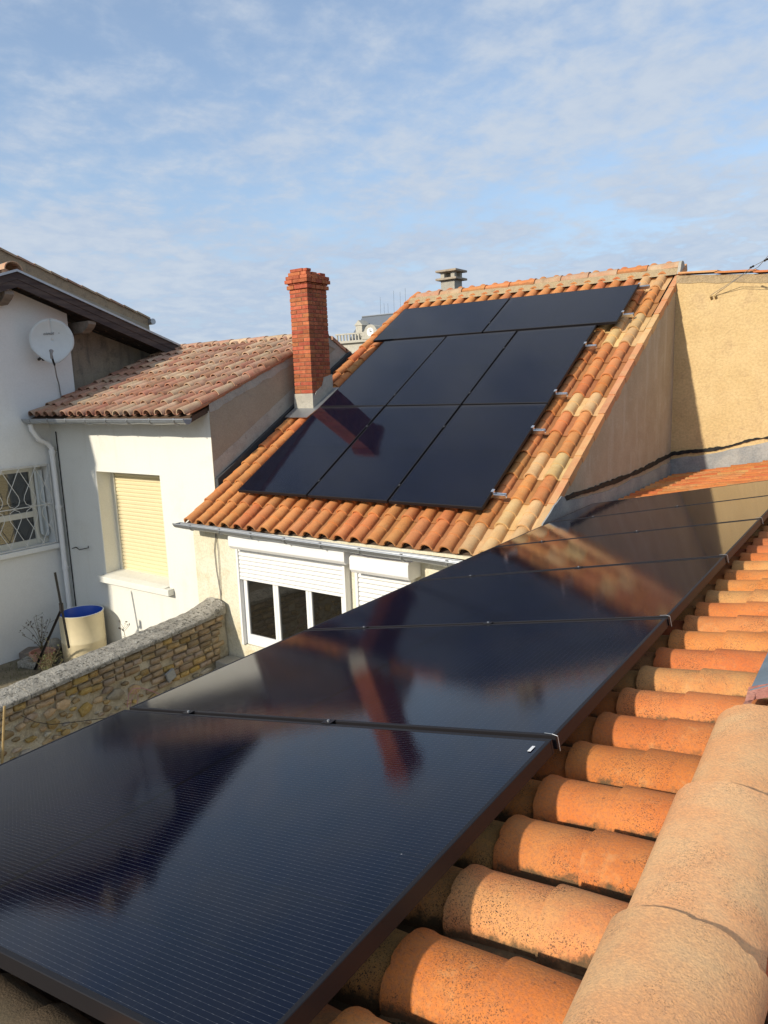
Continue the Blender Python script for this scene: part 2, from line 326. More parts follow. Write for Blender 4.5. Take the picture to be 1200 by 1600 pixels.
# ---------------------------------------------------------------- ground
g=MB(); g.add([(-400,-400,-3.76),(400,-400,-3.76),(400,600,-3.76),(-400,600,-3.76)],[(0,1,2,3)])
struct(g.build('ground',M_SOIL,M=Matrix.Identity(4)))

# ---------------------------------------------------------------- roof tile meshes
def tile_mb(wd=.205,L=.42,rb=.066,h=.070,nb=9,thick=.013,step=True,lift=.018,flare=1.06,mid_=1.045):
    b=MB(); cx=rb+.012
    def prof(s,dz,inner=0.):
        P=[]
        for k in range(nb+1):
            a=math.pi*(1-k/nb); P.append((cx+(rb*s-inner)*math.cos(a),dz+max(0.002,(h*s-inner)*math.sin(a)**.85 if math.sin(a)>1e-6 else 0.002)))
        if not inner: P+=[(cx+rb*s+(wd-cx-rb)*.25,dz+.0005),(wd-(wd-cx-rb)*.3,dz-.001),(wd+.004,dz+.005)]
        return P
    st=[(0,flare),(.012,flare),(.03,1.0),(L*.44-.001,.945)]+([(L*.44,mid_),(L*.44+.014,mid_-.005)] if step else [])+[(L,.92)]
    n=len(prof(1,0))
    vs=[]; 
    for y,s in st: vs+=[(x,y,z) for x,z in prof(s,lift*(1-y/L))]
    fs=[(j*n+i,j*n+i+1,(j+1)*n+i+1,(j+1)*n+i) for j in range(len(st)-1) for i in range(n-1)]
    b.add(vs,fs)
    o=prof(flare,lift); inn=prof(flare,lift-.002,thick); m=nb+1
    vs=[(x,0,z) for x,z in o[:m]]+[(x,0,z) for x,z in inn]+[(x,.16,z) for x,z in inn]
    fs=[(i+1,i,m+i,m+i+1) for i in range(m-1)]+[(m+i+1,m+i,2*m+i,2*m+i+1) for i in range(m-1)]
    b.add(vs,fs)
    # front lip of the trough
    tr=o[m-1:]; vs=[(x,0,z) for x,z in tr]+[(x,0,z-.011) for x,z in tr]; k=len(tr)
    b.add(vs,[(i+1,i,k+i,k+i+1) for i in range(k-1)])
    return b
def tiles(mats,**k): 
    b=tile_mb(**k); return [b.mesh('tile',m,None,32) for m in mats]
TM_MAIN=tiles(T_OR,nb=8); TM_NEAR=[]
def lay(meshes,parent,O,X,S,N,wd,pitch,cols,rows,pick,skip=None,jit=.002,name='tile',cut=None):
    for r in rows:
        for c in cols:
            if skip and skip(c,r): continue
            p=O+X*(wd*c)+S*(pitch*r)+N*random.uniform(-jit,jit)
            a=random.uniform(-.012,.012)
            Xa=(X*math.cos(a)+S*math.sin(a)); Sa=N.cross(Xa)
            k=random.uniform(.985,1.01)
            me_=meshes[pick(c,r)]; me_=random.choice(me_) if isinstance(me_,list) else me_
            place(name,me_,M3(Xa*k,Sa,N,p+X*random.uniform(-jit,jit)),parent)
def chip(b,seed,yj=.0032,rj=.0025,f=38):
    o=Vector((seed*3.7,seed*1.3,0))
    for v in b.v:
        q=v*f+o; a=noise.noise(v*11+o)*rj+noise.noise(q)*rj*.4
        v.z+=a if v.z>.008 else a*.3; v.x+=noise.noise(v*9+o*2)*rj*.6
        if v.y<.0012:
            c=noise.noise(Vector((v.x*60,v.z*60,seed))); v.y+=yj*max(0,c-.05)*2.2+yj*.25*noise.noise(Vector((v.x*15,0,seed)))
    return b
def half_round(r0_,r1_,L,n=12,thick=.014,h=1.):
    b=MB(); ang=[math.pi*(1-k/n) for k in range(n+1)]
    st=[(0,r0_),(.02,r0_*.995),(L,r1_)]; m=n+1
    vs=[(r*math.cos(a),y,r*h*math.sin(a)) for y,r in st for a in ang]
    b.add(vs,[(j*m+i,j*m+i+1,(j+1)*m+i+1,(j+1)*m+i) for j in range(2) for i in range(n)])
    vs=[(r0_*math.cos(a),0,r0_*h*math.sin(a)) for a in ang]+[((r0_-thick)*math.cos(a),0,(r0_-thick)*h*math.sin(a)) for a in ang]+[((r0_-thick)*math.cos(a),L*.5,(r0_-thick)*h*math.sin(a)) for a in ang]
    b.add(vs,[(i+1,i,m+i,m+i+1) for i in range(n)]+[(m+i+1,m+i,2*m+i,2*m+i+1) for i in range(n)])
    return b

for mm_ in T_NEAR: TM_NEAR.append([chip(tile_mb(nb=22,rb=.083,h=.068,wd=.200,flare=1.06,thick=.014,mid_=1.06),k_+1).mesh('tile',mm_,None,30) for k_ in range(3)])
# ================================================================ MAIN HOUSE (roof with the far array)
XG=-2.45; XL=-6.67; YF=5.55; ZG=-3.76
house=thing('house',(-4.6,7.5,ZG),'cream rendered house with orange tiled roof, brick chimney and solar panels facing the camera','house')
CREST=-.10; TB=CREST-.078                    # tile base plane offset from the array plane
def mp(x,s,o): return BM+XM*x+SM*s+NM*o       # point in the main roof frame
XR_=lambda s:(XG-.03-(BM+SM*s).x)/XM.x
S0=-.455; S1=5.23
RIDGE_P=mp(-1.3,S1,TB)
b=MB(); 
gp=[(XG-.12,YF,ZG),(XG-.12,YF,-1.58),(XG-.12,5.40,-1.66)]
eave=mp(-1.5,S0,TB-.03); ridge=mp(-1.5,S1,TB-.03)
# front wall and right gable wall
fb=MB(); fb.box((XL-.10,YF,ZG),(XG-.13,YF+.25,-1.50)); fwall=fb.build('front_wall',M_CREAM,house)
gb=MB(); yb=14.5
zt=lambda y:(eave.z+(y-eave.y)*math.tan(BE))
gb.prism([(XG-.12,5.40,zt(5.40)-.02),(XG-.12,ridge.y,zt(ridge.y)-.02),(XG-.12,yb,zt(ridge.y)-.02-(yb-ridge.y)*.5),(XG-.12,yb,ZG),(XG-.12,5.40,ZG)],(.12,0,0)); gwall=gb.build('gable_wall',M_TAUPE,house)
lb=MB(); lb.prism([(XL-.05,YF+.25,zt(YF+.25)-.05),(XL-.05,ridge.y,zt(ridge.y)-.05),(XL-.05,yb,zt(ridge.y)-.05-(yb-ridge.y)*.5),(XL-.05,yb,ZG),(XL-.05,YF+.25,ZG)],(.2,0,0)); lb.build('left_wall',M_CREAM,house)
db=MB(); 
a0=Vector((XL+.02,0,0)); 
def roofpt(x,s,o):
    p=mp(0,s,o); t=(x-p.x)/XM.x; return p+XM*t
db.prism([roofpt(XL,S0+.03,TB-.01),roofpt(XG-.02,S0+.03,TB-.01),roofpt(XG-.02,S1,TB-.01),roofpt(XL,S1,TB-.01)],-NM*.10)
rp=roofpt(XL,S1,TB-.01); rq=roofpt(XG-.02,S1,TB-.01)
db.prism([rp,rq,rq+Vector((0,4.2,-2.1)),rp+Vector((0,4.2,-2.1))],(0,0,-.1))
roof=db.build('roof',M_UNDER,house)
NC=21; WT=(XG-.05-XL)/NC; PT=.37
TX0=(XL-BM.x)/XM.x
OT=mp(TX0,S0,TB)
rowcol=[3,3,0,3,0,0,3,1,0,0,3,3,0,0,3,0,0]
cmap={}
def pick(c,r):
    if c>=19: return rowcol[min(r,16)]
    if c==18 and r in(0,11): return 3
    q=random.Random(c*91+r*17).random(); return 0 if q<.62 else 1 if q<.82 else 2
def skip(c,r):
    x=TX0+WT*(c+.5); s=S0+PT*(r+.5)
    # hidden deep under the panels
    if -3*(PW+GAP)+.32<x<-.36 and .35<s<2*(PH+GAP)-.3: return True
    if -3.05<x<-.12 and 3.6<s<4.15: return True
    return False
lay(TM_MAIN,roof,OT,XM,SM,NM,WT,PT,range(NC),range(16),pick,skip)
# ridge of the main roof
rt=half_round(.105,.088,.44,10,.012,.85); RM=[rt.mesh('ridge_tile',m,None,40) for m in (T_RIDGE2,T_OR[0],T_PINK)]
Zr=roofpt(XL,S1+.02,TB+.05)
for k in range(11):
    p=Vector((XG-.05-.40*k,Zr.y+(XG-XL-.40*k)*DL+.02,Zr.z+.01+random.uniform(-.004,.004)))
    if p.x<XL+.42: break
    place('ridge_tile',random.choice(RM),M3(Vector((0,1,0)),Vector((-1,random.uniform(-.01,.01),0)),Vector((0,0,1)),p),roof)
mb=MB(); 
nx=60
mb.grid(lambda u,v:Vector((XL+.05+(XG-XL-.1)*u, Zr.y-.165+.09*v+.012*noise.noise(Vector((u*40,v*3,1)))+DL*(XG-XL)*u, Zr.z-.085+.10*v+.01*noise.noise(Vector((u*60,v*5,4))))),nx,3)
mb.build('ridge_mortar',M_RMORT,roof,60)
# end cap of ridge
ec=MB(); ec.prism([(XG-.045,Zr.y+.06+.105*math.cos(a),Zr.z+.01+.09*math.sin(a)) for a in [math.pi*k/8 for k in range(9)]]+[(XG-.045,Zr.y-.10,Zr.z-.08),(XG-.045,Zr.y+.17,Zr.z-.08)],(.035,0,0)); ec.build('ridge_end_cap',M_CONC,roof)
# verge tiles on the right edge
vm=MB(); vm.box((-.032,0,-.008),(.036,.43,.014)); vm.box((.026,0,-.075),(.038,.43,.0135)); VM=[vm.mesh('verge_tile',m) for m in (T_PINK,T_OR[3])]
for r in range(16):
    p=roofpt(XG-.035,S0+PT*r,TB+.032); tilt=.035
    Sa=(SM*math.cos(tilt)-NM*math.sin(tilt)); Na=XM.cross(Sa)
    if r==15: Sa=Sa*.8
    place('verge_tile',VM[1 if rowcol[r]==3 and r in(10,11,1) else 0],M3(XM,Sa,Na,p),roof)
# zinc gutter, brackets
def gutter(name,p0,p1,r,parent,mat,nbr,down=Vector((0,0,-1)),out=Vector((0,-1,0))):
    m=MB(); d=p1-p0; ang=[math.pi*k/10 for k in range(11)]
    ring=lambda p,rr:[p+out*(rr*math.cos(a))+down*(rr*math.sin(a)) for a in ang]
    N=24; vs=[]
    for i in range(N+1):
        vs+=ring(p0+d*(i/N)+Vector((0,0,-.004*math.sin(i*1.3))),r)
    m.add(vs,[(i*11+k,(i+1)*11+k,(i+1)*11+k+1,i*11+k+1) for i in range(N) for k in range(10)])
    m.tube([p0+out*r,p1+out*r],.009,8); m.tube([p0-out*r,p1-out*r],.005,6)
    for p in (p0,p1): m.add(ring(p,r)+[p],[(k,k+1,11) for k in range(10)])
    o=m.build(name,mat,parent,50)
    for k in range(nbr):
        p=p0+d*((k+.6)/nbr); s=MB(); s.tube([q for q in ring(p,r+.006)]+[p-out*(r+.006)],.006,6); s.box(p+out*r-Vector((.012,.004,.012)),p+out*r+Vector((.012,.012,.016)))
        s.build('bracket',mat,o)
    return o
gutter('gutter',Vector((XL-.04,5.27,-1.475)),Vector((XG+.0,5.31,-1.535)),.052,house,M_ZINC,9)
# fascia under the tiles
fz=MB(); fz.box((XL,5.42,-1.53),(XG-.14,5.54,-1.50)); fz.build('soffit',M_CREAM,house)

# window with rolling shutter on the front wall
def yv(u,v): return py(u,v,YF)
def shutter_window(parent,x0,x1,zb,zt_,zs,zbox,panes,boxx0,boxx1,boxy=.22):
    w=MB(); t=.028; y=YF-.035
    w.box((x0,y,zb),(x0+t,YF-.002,zt_)); w.box((x1-t,y,zb),(x1,YF-.002,zt_)); w.box((x0+t,y,zt_-t),(x1-t,YF-.002,zt_)); w.box((x0+t,y,zb),(x1-t,YF-.002,zb+.085))
    win=w.build('window',M_PVC,parent,bevel=.004)
    n=panes; wd=(x1-x0-2*t)/n
    for k in range(n):
        a=x0+t+wd*k; f=MB(); s=.040; yy=y+.004
        f.box((a+.001,yy-.012,zb+.086),(a+s,yy+.02,zt_-t-.001)); f.box((a+wd-s,yy-.012,zb+.086),(a+wd-.001,yy+.02,zt_-t-.001)); f.box((a+s,yy-.012,zb+.086),(a+wd-s,yy+.02,zb+.086+s)); f.box((a+s,yy-.012,zt_-t-s),(a+wd-s,yy+.02,zt_-t-.001))
        f.build('sash',M_PVC,win,bevel=.004)
        p=MB(); p.box((a+s,yy+.006,zb+.086+s),(a+wd-s,yy+.012,zt_-t-s)); p.build('pane',M_GLASS,win)
    for X in(x0-.032,x1+.001):
        g_=MB(); g_.box((X,y-.055,zb),(X+.031,YF-.002,zbox)); g_.build('shutter_rail',M_PVC,win,bevel=.003)
    z=zs; s=MB(); s.box((x0+.001,y-.045,z-.03),(x1-.001,y-.028,z)); s.build('slat',M_PVC,win,bevel=.003); 
    k=0
    sm=None
    while z<zbox+.02:
        s=MB(); P=[(x0+.001,y-.030,z+.001),(x0+.001,y-.040,z+.008),(x0+.001,y-.042,z+.024),(x0+.001,y-.038,z+.040),(x0+.001,y-.030,z+.0455)]
        s.prism(P,(x1-x0-.002,0,0)); s.build('slat',M_PVC,win,40); z+=.047
    bx=MB(); bx.prism([(boxx0,YF-.002,zbox-.002),(boxx0,YF-boxy*.86,zbox-.002),(boxx0,YF-boxy,zbox+.035),(boxx0,YF-boxy,zbox+.15),(boxx0,YF-boxy*.92,zbox+.168),(boxx0,YF-.002,zbox+.175)],(boxx1-boxx0,0,0))
    bx.build('shutter_box',M_PVC,win,bevel=.006)
    return win
pTL=yv(378,865); pBL=yv(384,1008); pSh=yv(388,898); bl=py(362,854,YF-.17); br=py(543,885,YF-.17)
W1x0=py(383,960,YF-.04).x; W1x1=py(541,930,YF-.04).x
win1=shutter_window(house,W1x0,W1x1,yv(390,1004).z,py(385,862,YF).z+.02,yv(388,899).z,bl.z-.015,3,bl.x,br.x)
b2l=py(551,890,YF-.17); b2r=py(640,910,YF-.17)
win2=shutter_window(house,yv(567,905).x,yv(567,905).x+.60,-3.1,b2l.z,-2.9,b2l.z-.02,1,b2l.x,b2r.x+.02)
sl=MB(); sl.box((W1x0-.06,YF-.06,yv(390,1004).z-.06),(W1x1+.06,YF-.001,yv(390,1004).z-.004)); sl.build('window_sill',M_CREAM,house,bevel=.006)
# loose cable on the front wall
cb=MB()
cb.tube([py(u,v,YF-.012) for u,v in ((337,833),(335,860),(338,890),(344,925),(346,950),(347,1015))],.005,6)
cb.tube([py(u,v,YF-.014) for u,v in ((337,833),(341,862),(343,895),(345,930))],.004,6)
cb.build('wall_cable',M_CABLEG,house)

# ---- chimney: bricks one by one
chim=MB(); cx0,cx1,cy0,cy1=-6.645,-6.338,7.34,7.735; cz0,cz1=-.07,1.265
chim.box((cx0+.006,cy0+.006,-1.0),(cx1-.006,cy1-.006,1.46))
ch=chim.build('chimney',M_BRMORT,house)
def brick(x0,y0,z0,x1,y1,z1):
    j=lambda:random.uniform(-.0022,.0022)
    s=MB(); s.box((x0+j(),y0+j(),z0+.001),(x1+j(),y1+j(),z1+j()*.6)); o=s.build('brick',M_BRICK,ch,M=Matrix.Translation(((x0+x1)/2,(y0+y1)/2,z0))); b=o.modifiers.new('bevel','BEVEL'); b.width=.003; b.segments=1
def course(z,h,e,par,gap=.0):
    x0,x1,y0,y1=cx0-e,cx1+e,cy0-e,cy1+e; J=.008; hw=(x1-x0); t=.098
    z1=z+h
    fx=[0,.66,1] if par else [0,.34,1]
    for a,b_ in zip(fx[:-1],fx[1:]):
        brick(x0+hw*a+(J/2 if a else 0),y0,z,x0+hw*b_-(J/2 if b_<1 else 0),y0+t,z1)
        brick(x0+hw*a+(J/2 if a else 0),y1-t,z,x0+hw*b_-(J/2 if b_<1 else 0),y1,z1)
    ly0,ly1=y0+t+J,y1-t-J; fy=[0,.5,1] if par else [0,.28,.78,1]
    for X0,X1 in((x0,x0+t),(x1-t,x1)):
        for a,b_ in zip(fy[:-1],fy[1:]): brick(X0,ly0+(ly1-ly0)*a+(J/2 if a else 0),z,X1,ly0+(ly1-ly0)*b_-(J/2 if b_<1 else 0),z1)
nC=26; hc=(cz1-cz0)/nC
for k in range(nC): course(cz0+hc*k,hc-.0085,0,k%2)
course(cz1,.05,.022,0); course(cz1+.056,.016,.012,1); course(cz1+.075,.045,.040,0); course(cz1+.124,.042,.030,1)
# broken top course
for (x,y,wx,wy) in ((cx0-.0,cy0-.01,.205,.1),(cx0+.215,cy0-.01,.098,.1),(cx1-.10,cy0+.11,.105,.10),(cx1-.10,cy0+.27,.105,.11),(cx0,cy0+.13,.1,.2)):
    brick(x,y,cz1+.170,x+wx,y+wy,cz1+.212)
brick(cx0+.03,cy0,cz1+.216,cx0+.24,cy0+.1,cz1+.255); brick(cx1-.10,cy0+.01,cz1+.216,cx1-.0,cy0+.1,cz1+.25)
sk=MB(); sk.prism([(cx0-.012,cy0-.016,-.36),(cx1+.018,cy0-.018,-.36),(cx1+.012,cy0-.012,-.075),(cx0-.008,cy0-.012,-.075)],(0,.03,0))
sy=[(cy0-.0175,-.42),(cy1+.02,-.10),(cy1+.02,.17),(cy1-.15,.13),(cy0+.2,.02),(cy0+.07,-.05),(cy0-.0175,-.16)]
sk.prism([(cx1-.0,y,z) for y,z in sy],(.016,0,0)); sk.build('mortar_skirt',M_CONC,ch)
zf=MB(); 
def rp_(x,y,o): # point on the main roof plane above (x,y)
    P=BM+NM*o; n=NM; return Vector((x,y,P.z-((x-P.x)*n.x+(y-P.y)*n.y)/n.z))
zf.prism([rp_(cx0-.02,cy0-.20,-.085),rp_(cx1+.06,cy0-.20,-.085),rp_(cx1+.10,cy0-.0,-.085),rp_(cx0-.02,cy0,-.085)],NM*.008)
zf.prism([rp_(cx1+.005,cy0-.05,-.085),rp_(cx1+.10,cy0-.02,-.085),rp_(cx1+.10,cy1+.05,-.085),rp_(cx1+.005,cy1+.05,-.085)],NM*.009)
zf.build('flashing',M_ZINC,ch)
# ---- concrete vent stack behind the ridge
vs_=MB(); vx0,vx1,vy0,vy1=-6.455,-6.19,10.9,11.16
vs_.box((vx0,vy0,.6),(vx1,vy1,1.685)); vent=vs_.build('vent_stack',M_CONC,house,bevel=.008)
q=MB(); q.box((vx0-.065,vy0-.065,1.685),(vx1+.065,vy1+.065,1.72)); q.build('slab',M_CONCD,vent,bevel=.006)
for X in(vx0,vx1-.07):
    for Yy in(vy0,vy1-.07):
        q=MB(); q.box((X,Yy,1.721),(X+.07,Yy+.07,1.815)); q.build('pier',M_CONC,vent)
q=MB(); q.box((vx0-.065,vy0-.065,1.815),(vx1+.065,vy1+.065,1.85)); q.build('slab',M_CONCD,vent,bevel=.006)

# ---- flashing where the near roof meets the gable wall and the ochre wall
YW2=10.0
def strip(name,pts_top,pts_bot,nrm,th,mat,parent,plane):
    m=MB(); n=len(pts_top)
    e=Vector(nrm)*th
    T=[plane(*p)+e for p in pts_top]; B=[plane(*p)+e for p in pts_bot]; T0=[plane(*p) for p in pts_top]; B0=[plane(*p) for p in pts_bot]
    m.add(T+B+T0+B0,[(i,n+i,n+i+1,i+1) for i in range(n-1)]+[(2*n+i,i,i+1,2*n+i+1) for i in range(n-1)]+[(n+i,3*n+i,3*n+i+1,n+i+1) for i in range(n-1)]+[(0,2*n,3*n,n),(n-1,2*n-1,4*n-1,3*n-1)])
    return m.build(name,mat,parent)
PX=lambda u,v:px(u,v,XG)
def jag(a,b,n,amp,seed):
    rr=random.Random(seed); out=[]
    for i in range(n+1):
        t=i/n; out.append((a[0]+(b[0]-a[0])*t,a[1]+(b[1]-a[1])*t+rr.uniform(-amp,amp)))
    return out
def poly_strip(top,bot,n,amp,seed):
    def samp(P,t):
        L=[0]; 
        for i in range(len(P)-1): L.append(L[-1]+abs(P[i+1][0]-P[i][0]))
        s=t*L[-1]
        for i in range(len(P)-1):
            if s<=L[i+1] or i==len(P)-2:
                k=(s-L[i])/(L[i+1]-L[i]+1e-9); return (P[i][0]+(P[i+1][0]-P[i][0])*k,P[i][1]+(P[i+1][1]-P[i][1])*k)
    rr=random.Random(seed)
    T=[];B=[]
    for i in range(n+1):
        t=i/n; a=samp(top,t); c=samp(bot,t)
        f1=lambda k:noise.noise(Vector((t*9,k,seed)))*1.5+noise.noise(Vector((t*38,k,seed)))*.9+rr.uniform(-.35,.35)
        T.append((a[0],a[1]+amp*f1(1))); B.append((c[0],c[1]+amp*f1(5)*.8))
    return T,B
T,B=poly_strip([(846,819),(878,770),(884,782),(920,775),(960,762),(1000,744),(1047,722)],[(846,840),(880,826),(886,824),(920,812),(960,794),(1000,775),(1047,752)],34,1.6,3)
strip('cement_flashing',T,B,(1,0,0),.014,M_SLATEY,house,PX)
T,B=poly_strip([(880,776),(900,768),(920,763),(960,748),(1000,732),(1030,716),(1047,708)],[(883,782),(900,775),(920,769),(960,755),(1000,738),(1030,722),(1047,713)],90,1.8,5)
strip('bitumen_band',T,B,(1,0,0),.018,M_BITUMEN,house,PX)

# ================================================================ OCHRE WALL (right background)
ow=thing('rendered_wall',(0.3,YW2,ZG),'tall ochre roughcast wall with a thin coping of red tiles at the right','wall')
o1=px(1062,437,XG-.02); zl=o1.z-.02
zr=lambda x:1.235-.095*(x+2.40)
w=MB(); w.prism([(XG+.0,YW2,ZG),(4.0,YW2,ZG),(4.0,YW2,zr(4.0)),(XG+.0,YW2,zr(XG))],(0,.35,0)); w.build('wall',M_OCHRE,ow)
w=MB(); T=[];B=[]
NB=40
top=[(XG+.002+(6.4*i/NB),YW2-.006,zr(XG+6.4*i/NB)-.0) for i in range(NB+1)]
bot=[(XG+.002+(6.4*i/NB),YW2-.006,zr(XG+6.4*i/NB)-.10+random.uniform(-.012,.012)) for i in range(NB+1)]
w.add(top+bot,[(i+NB+1,i+NB+2,i+1,i) for i in range(NB)]); w.build('cement_band',M_RMORT,ow)
for k in range(15):
    x=XG+.03+.43*k; m=MB(); z=zr(x)
    m.prism([(x,YW2-.05,z+.012),(x,YW2+.40,z+.04),(x,YW2+.40,z+.06),(x,YW2-.05,z+.034)],(.46,0,-.095*.46-.0)); m.v=[v+Vector((0,0,.016*(1 if v.x>x+.2 else 0))) for v in m.v]
    m.build('coping_tile',T_OR[1] if k%3 else T_PINK,ow)
PY=lambda u,v:py(u,v,YW2)
T,B=poly_strip([(1048,707),(1090,702),(1130,697),(1165,687),(1200,682),(1260,673),(1400,650)],[(1048,713),(1090,707),(1130,701),(1165,691),(1200,685),(1260,676),(1400,654)],110,1.8,8)
strip('bitumen_band',T,B,(0,-1,0),.018,M_BITUMEN,ow,PY)
T,B=poly_strip([(1048,718),(1090,712),(1130,705),(1200,690),(1400,656)],[(1048,748),(1090,742),(1130,736),(1200,722),(1400,690)],30,1.0,9)
strip('cement_flashing',T,B,(0,-1,0),.014,M_SLATEY,ow,PY)
# overhead wires with insulators
wr=thing('overhead_wire',py(1118,462,YW2),'pair of thin overhead wires with dark insulators fixed to the ochre wall','wire')
pa=py(1118,460,YW2-.03); pb=py(1111,461,YW2-.03); pc=py(1175,417,9.6); pd=py(1200,404,9.3); pe=pd+(pd-pc)*14
m=MB(); m.tube([pa,py(1150,437,9.85),pc,pd,pe],.0035,6); m.build('wire',M_CABLEG,wr)
m=MB(); m.tube([pb,py(1150,436,9.8),py(1185,417,9.55),py(1200,400,9.3),py(1200,400,9.3)+(pd-pc)*13+Vector((0,0,.6))],.003,6); m.build('wire',M_CABLEG,wr)
for (u,v,yy) in((1175,417,9.6),(1197,406,9.3)):
    c=py(u,v,yy); d=(pd-pc).normalized(); m=MB(); m.tube([c-d*.05,c-d*.03,c,c+d*.03,c+d*.05],[.006,.013,.008,.013,.006],8); m.build('insulator',M_STEELD,wr,60)
for P in(pa,pb):
    m=MB(); m.tube([P+Vector((0,.03,-.05)),P+Vector((0,-.02,-.02)),P],[.010,.012,.005],8); m.build('wall_hook',M_RUST,wr,60)

# ================================================================ NEAR ROOF
near=thing('house',(0,4,ZG),'foreground house roof of orange tiles and sand coloured ridge tiles below the camera','house')
TN=CREST-.080
def npn(u,y,o): return AN+UN*u+VN*(y-AN.y)+NN*o      # u: distance up the slope from the array's upper edge
YE=9.985; EAVE=-1.80; RDG=.50
m=MB(); m.prism([npn(EAVE,-3.0,TN-.012),npn(RDG,-3.0,TN-.012),npn(RDG,YE,TN-.012),npn(EAVE,YE,TN-.012)],-NN*.1)
rr0=npn(RDG,0,TN-.012); 
m.prism([(rr0.x,-3,rr0.z),(rr0.x,YE,rr0.z),(rr0.x+4,YE,rr0.z-.85),(rr0.x+4,-3,rr0.z-.85)],(0,0,-.1))
nroof=m.build('roof',M_UNDER,near)
m=MB(); e=npn(EAVE,0,TN); m.box((e.x+.03,-3,ZG),(e.x+.25,YE-.01,e.z-.12)); m.build('wall',M_CREAM,near)
m=MB(); m.box((e.x+.25,-3,ZG),(e.x+3.8,-2.75,e.z-.12)); m.build('wall',M_CREAM,near)
# first strong joint at slope coordinate u=+.015 ; tile axes: X=-Y, S=UN
def npick(c,r):
    q=random.Random(c*131+r*29+5).random()
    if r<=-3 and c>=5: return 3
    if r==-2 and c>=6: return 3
    return 0 if q<.40 else 1 if q<.72 else 2
def nskip(c,r):
    y=1.593+.2-.2*c; 
    if r<=-2 and .75<y<6.45: return True
    return False
VY=1.593+.2+.0
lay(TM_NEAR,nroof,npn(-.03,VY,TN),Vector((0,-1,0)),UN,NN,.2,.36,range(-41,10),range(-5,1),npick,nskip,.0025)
# the far slope of this roof, a few rows just over the ridge
S2=Vector((-4,0,.85)).normalized(); N2=Vector((0,1,0)).cross(S2); 
if N2.z<0: N2=-N2
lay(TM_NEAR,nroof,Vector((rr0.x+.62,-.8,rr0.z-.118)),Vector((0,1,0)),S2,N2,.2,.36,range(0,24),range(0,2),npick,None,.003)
# ridge
RC=Vector((-.206,0,-.876))
HRs=[chip(half_round(.116,.100,.47,40,.013,.68),k_+9,.006,.004,30).mesh('ridge_tile',T_RIDGE,None,40) for k_ in range(5)]
for k in range(5):
    y=1.84-.41*k   # far, wide end of each tile
    place('ridge_tile',HRs[k],M3(Vector((-1,0,0)),Vector((random.uniform(-.01,.01),-1,-.015)),Vector((0,0,1)),RC+Vector((0,y,.004*(k%2)+.01))),nroof)
m=MB()
m.grid(lambda u,v:Vector((-.318+.03*v+.006*noise.noise(Vector((u*50,v,2))),-.2+2.2*u,-.905+.035*v)),60,2)
m.build('ridge_mortar',M_RMORT,nroof,60)
# grit and moss caught in the nearest troughs
m=MB(); rr=random.Random(21)
for c in range(-4,9):
    for k in range(150):
        y=VY-.2*c-.187+rr.gauss(0,.009); u=rr.uniform(-.06,.30); z_=TN+.016*(1-((u+.03)%.36)/.42)
        if noise.noise(Vector((u*9,c*3.1,0)))+rr.uniform(-.25,.25)<-.02: continue
        p=npn(u,y,z_+.001); r_=rr.uniform(.0015,.0048)
        m.add([p+UN*r_,p+VN*r_,p-UN*r_,p-VN*r_,p+NN*r_*.8],[(0,1,4),(1,2,4),(2,3,4),(3,0,4)])
stuff(m.build('moss_grit',M_MOSS,nroof))
# lead sheet that closes the ridge further on, bedded in pink mortar
m=MB(); lp=[on(1160,1087,NN,AN+NN*-.055),on(1180,1052,NN,AN+NN*-.055)]
x0=-.268; zt0=AN.z+math.tan(AL)*(x0-AN.x)-.055
m.prism([(x0,1.97,zt0+.012),(x0+.13,1.985,zt0+.075),(.25,1.985,zt0+.075),(.25,3.6,zt0+.075),(x0+.13,3.6,zt0+.075),(x0,3.6,zt0+.012)],(0,0,.006)); m.build('lead_flashing',M_LEAD,nroof)
m=MB(); m.grid(lambda u,v:Vector((x0-.012+.03*v+.010*noise.noise(Vector((u*14,v,7))),1.93+1.7*u,zt0-.03+.045*v+.008*noise.noise(Vector((u*30,v*2,3))))),50,3)
m.grid(lambda u,v:Vector((x0-.005+.42*u,1.935+.05*v,zt0+.0+.06*min(1,u*3)+.02*v)),12,2)
m.build('pink_mortar',M_REDM,nroof,60)

# ================================================================ SOLAR PANELS
pf=MB(); t=.011; hgt=.035
pf.box((0,0,-hgt),(t,PH,0)); pf.box((PW-t,0,-hgt),(PW,PH,0)); pf.box((t,0,-hgt),(PW-t,t,0)); pf.box((t,PH-t,-hgt),(PW-t,PH,0)); FR=pf.mesh('frame',M_FRAME)
pg=MB(); pg.add([(t,t,-.0012),(PW-t,t,-.0012),(PW-t,PH-t,-.0012),(t,PH-t,-.0012)],[(0,1,2,3)]); PGm=pg.mesh('glass',M_SOLAR)
pb_=MB(); pb_.add([(t,t,-.006),(PW-t,t,-.006),(PW-t,PH-t,-.006),(t,PH-t,-.006)],[(0,3,2,1)]); PB=pb_.mesh('backsheet',M_BLACK)
def panel(M,label,group):
    o=thing('solar_panel',None,label,'solar panel',group,M=M)
    f=place('frame',FR,M,o); b=f.modifiers.new('bevel','BEVEL'); b.width=.0012; b.segments=1
    place('glass',PGm,M,o); place('backsheet',PB,M,o); return o
GM='solar panels on the facing roof'; GN='solar panels on the near roof'
rowl=[('bottom row','lowest left panel of the far roof, nearest the small gutter corner','lowest middle panel of the far roof, above the white shutter box','lowest right panel of the far roof, with a silver rail end by its bottom corner'),]
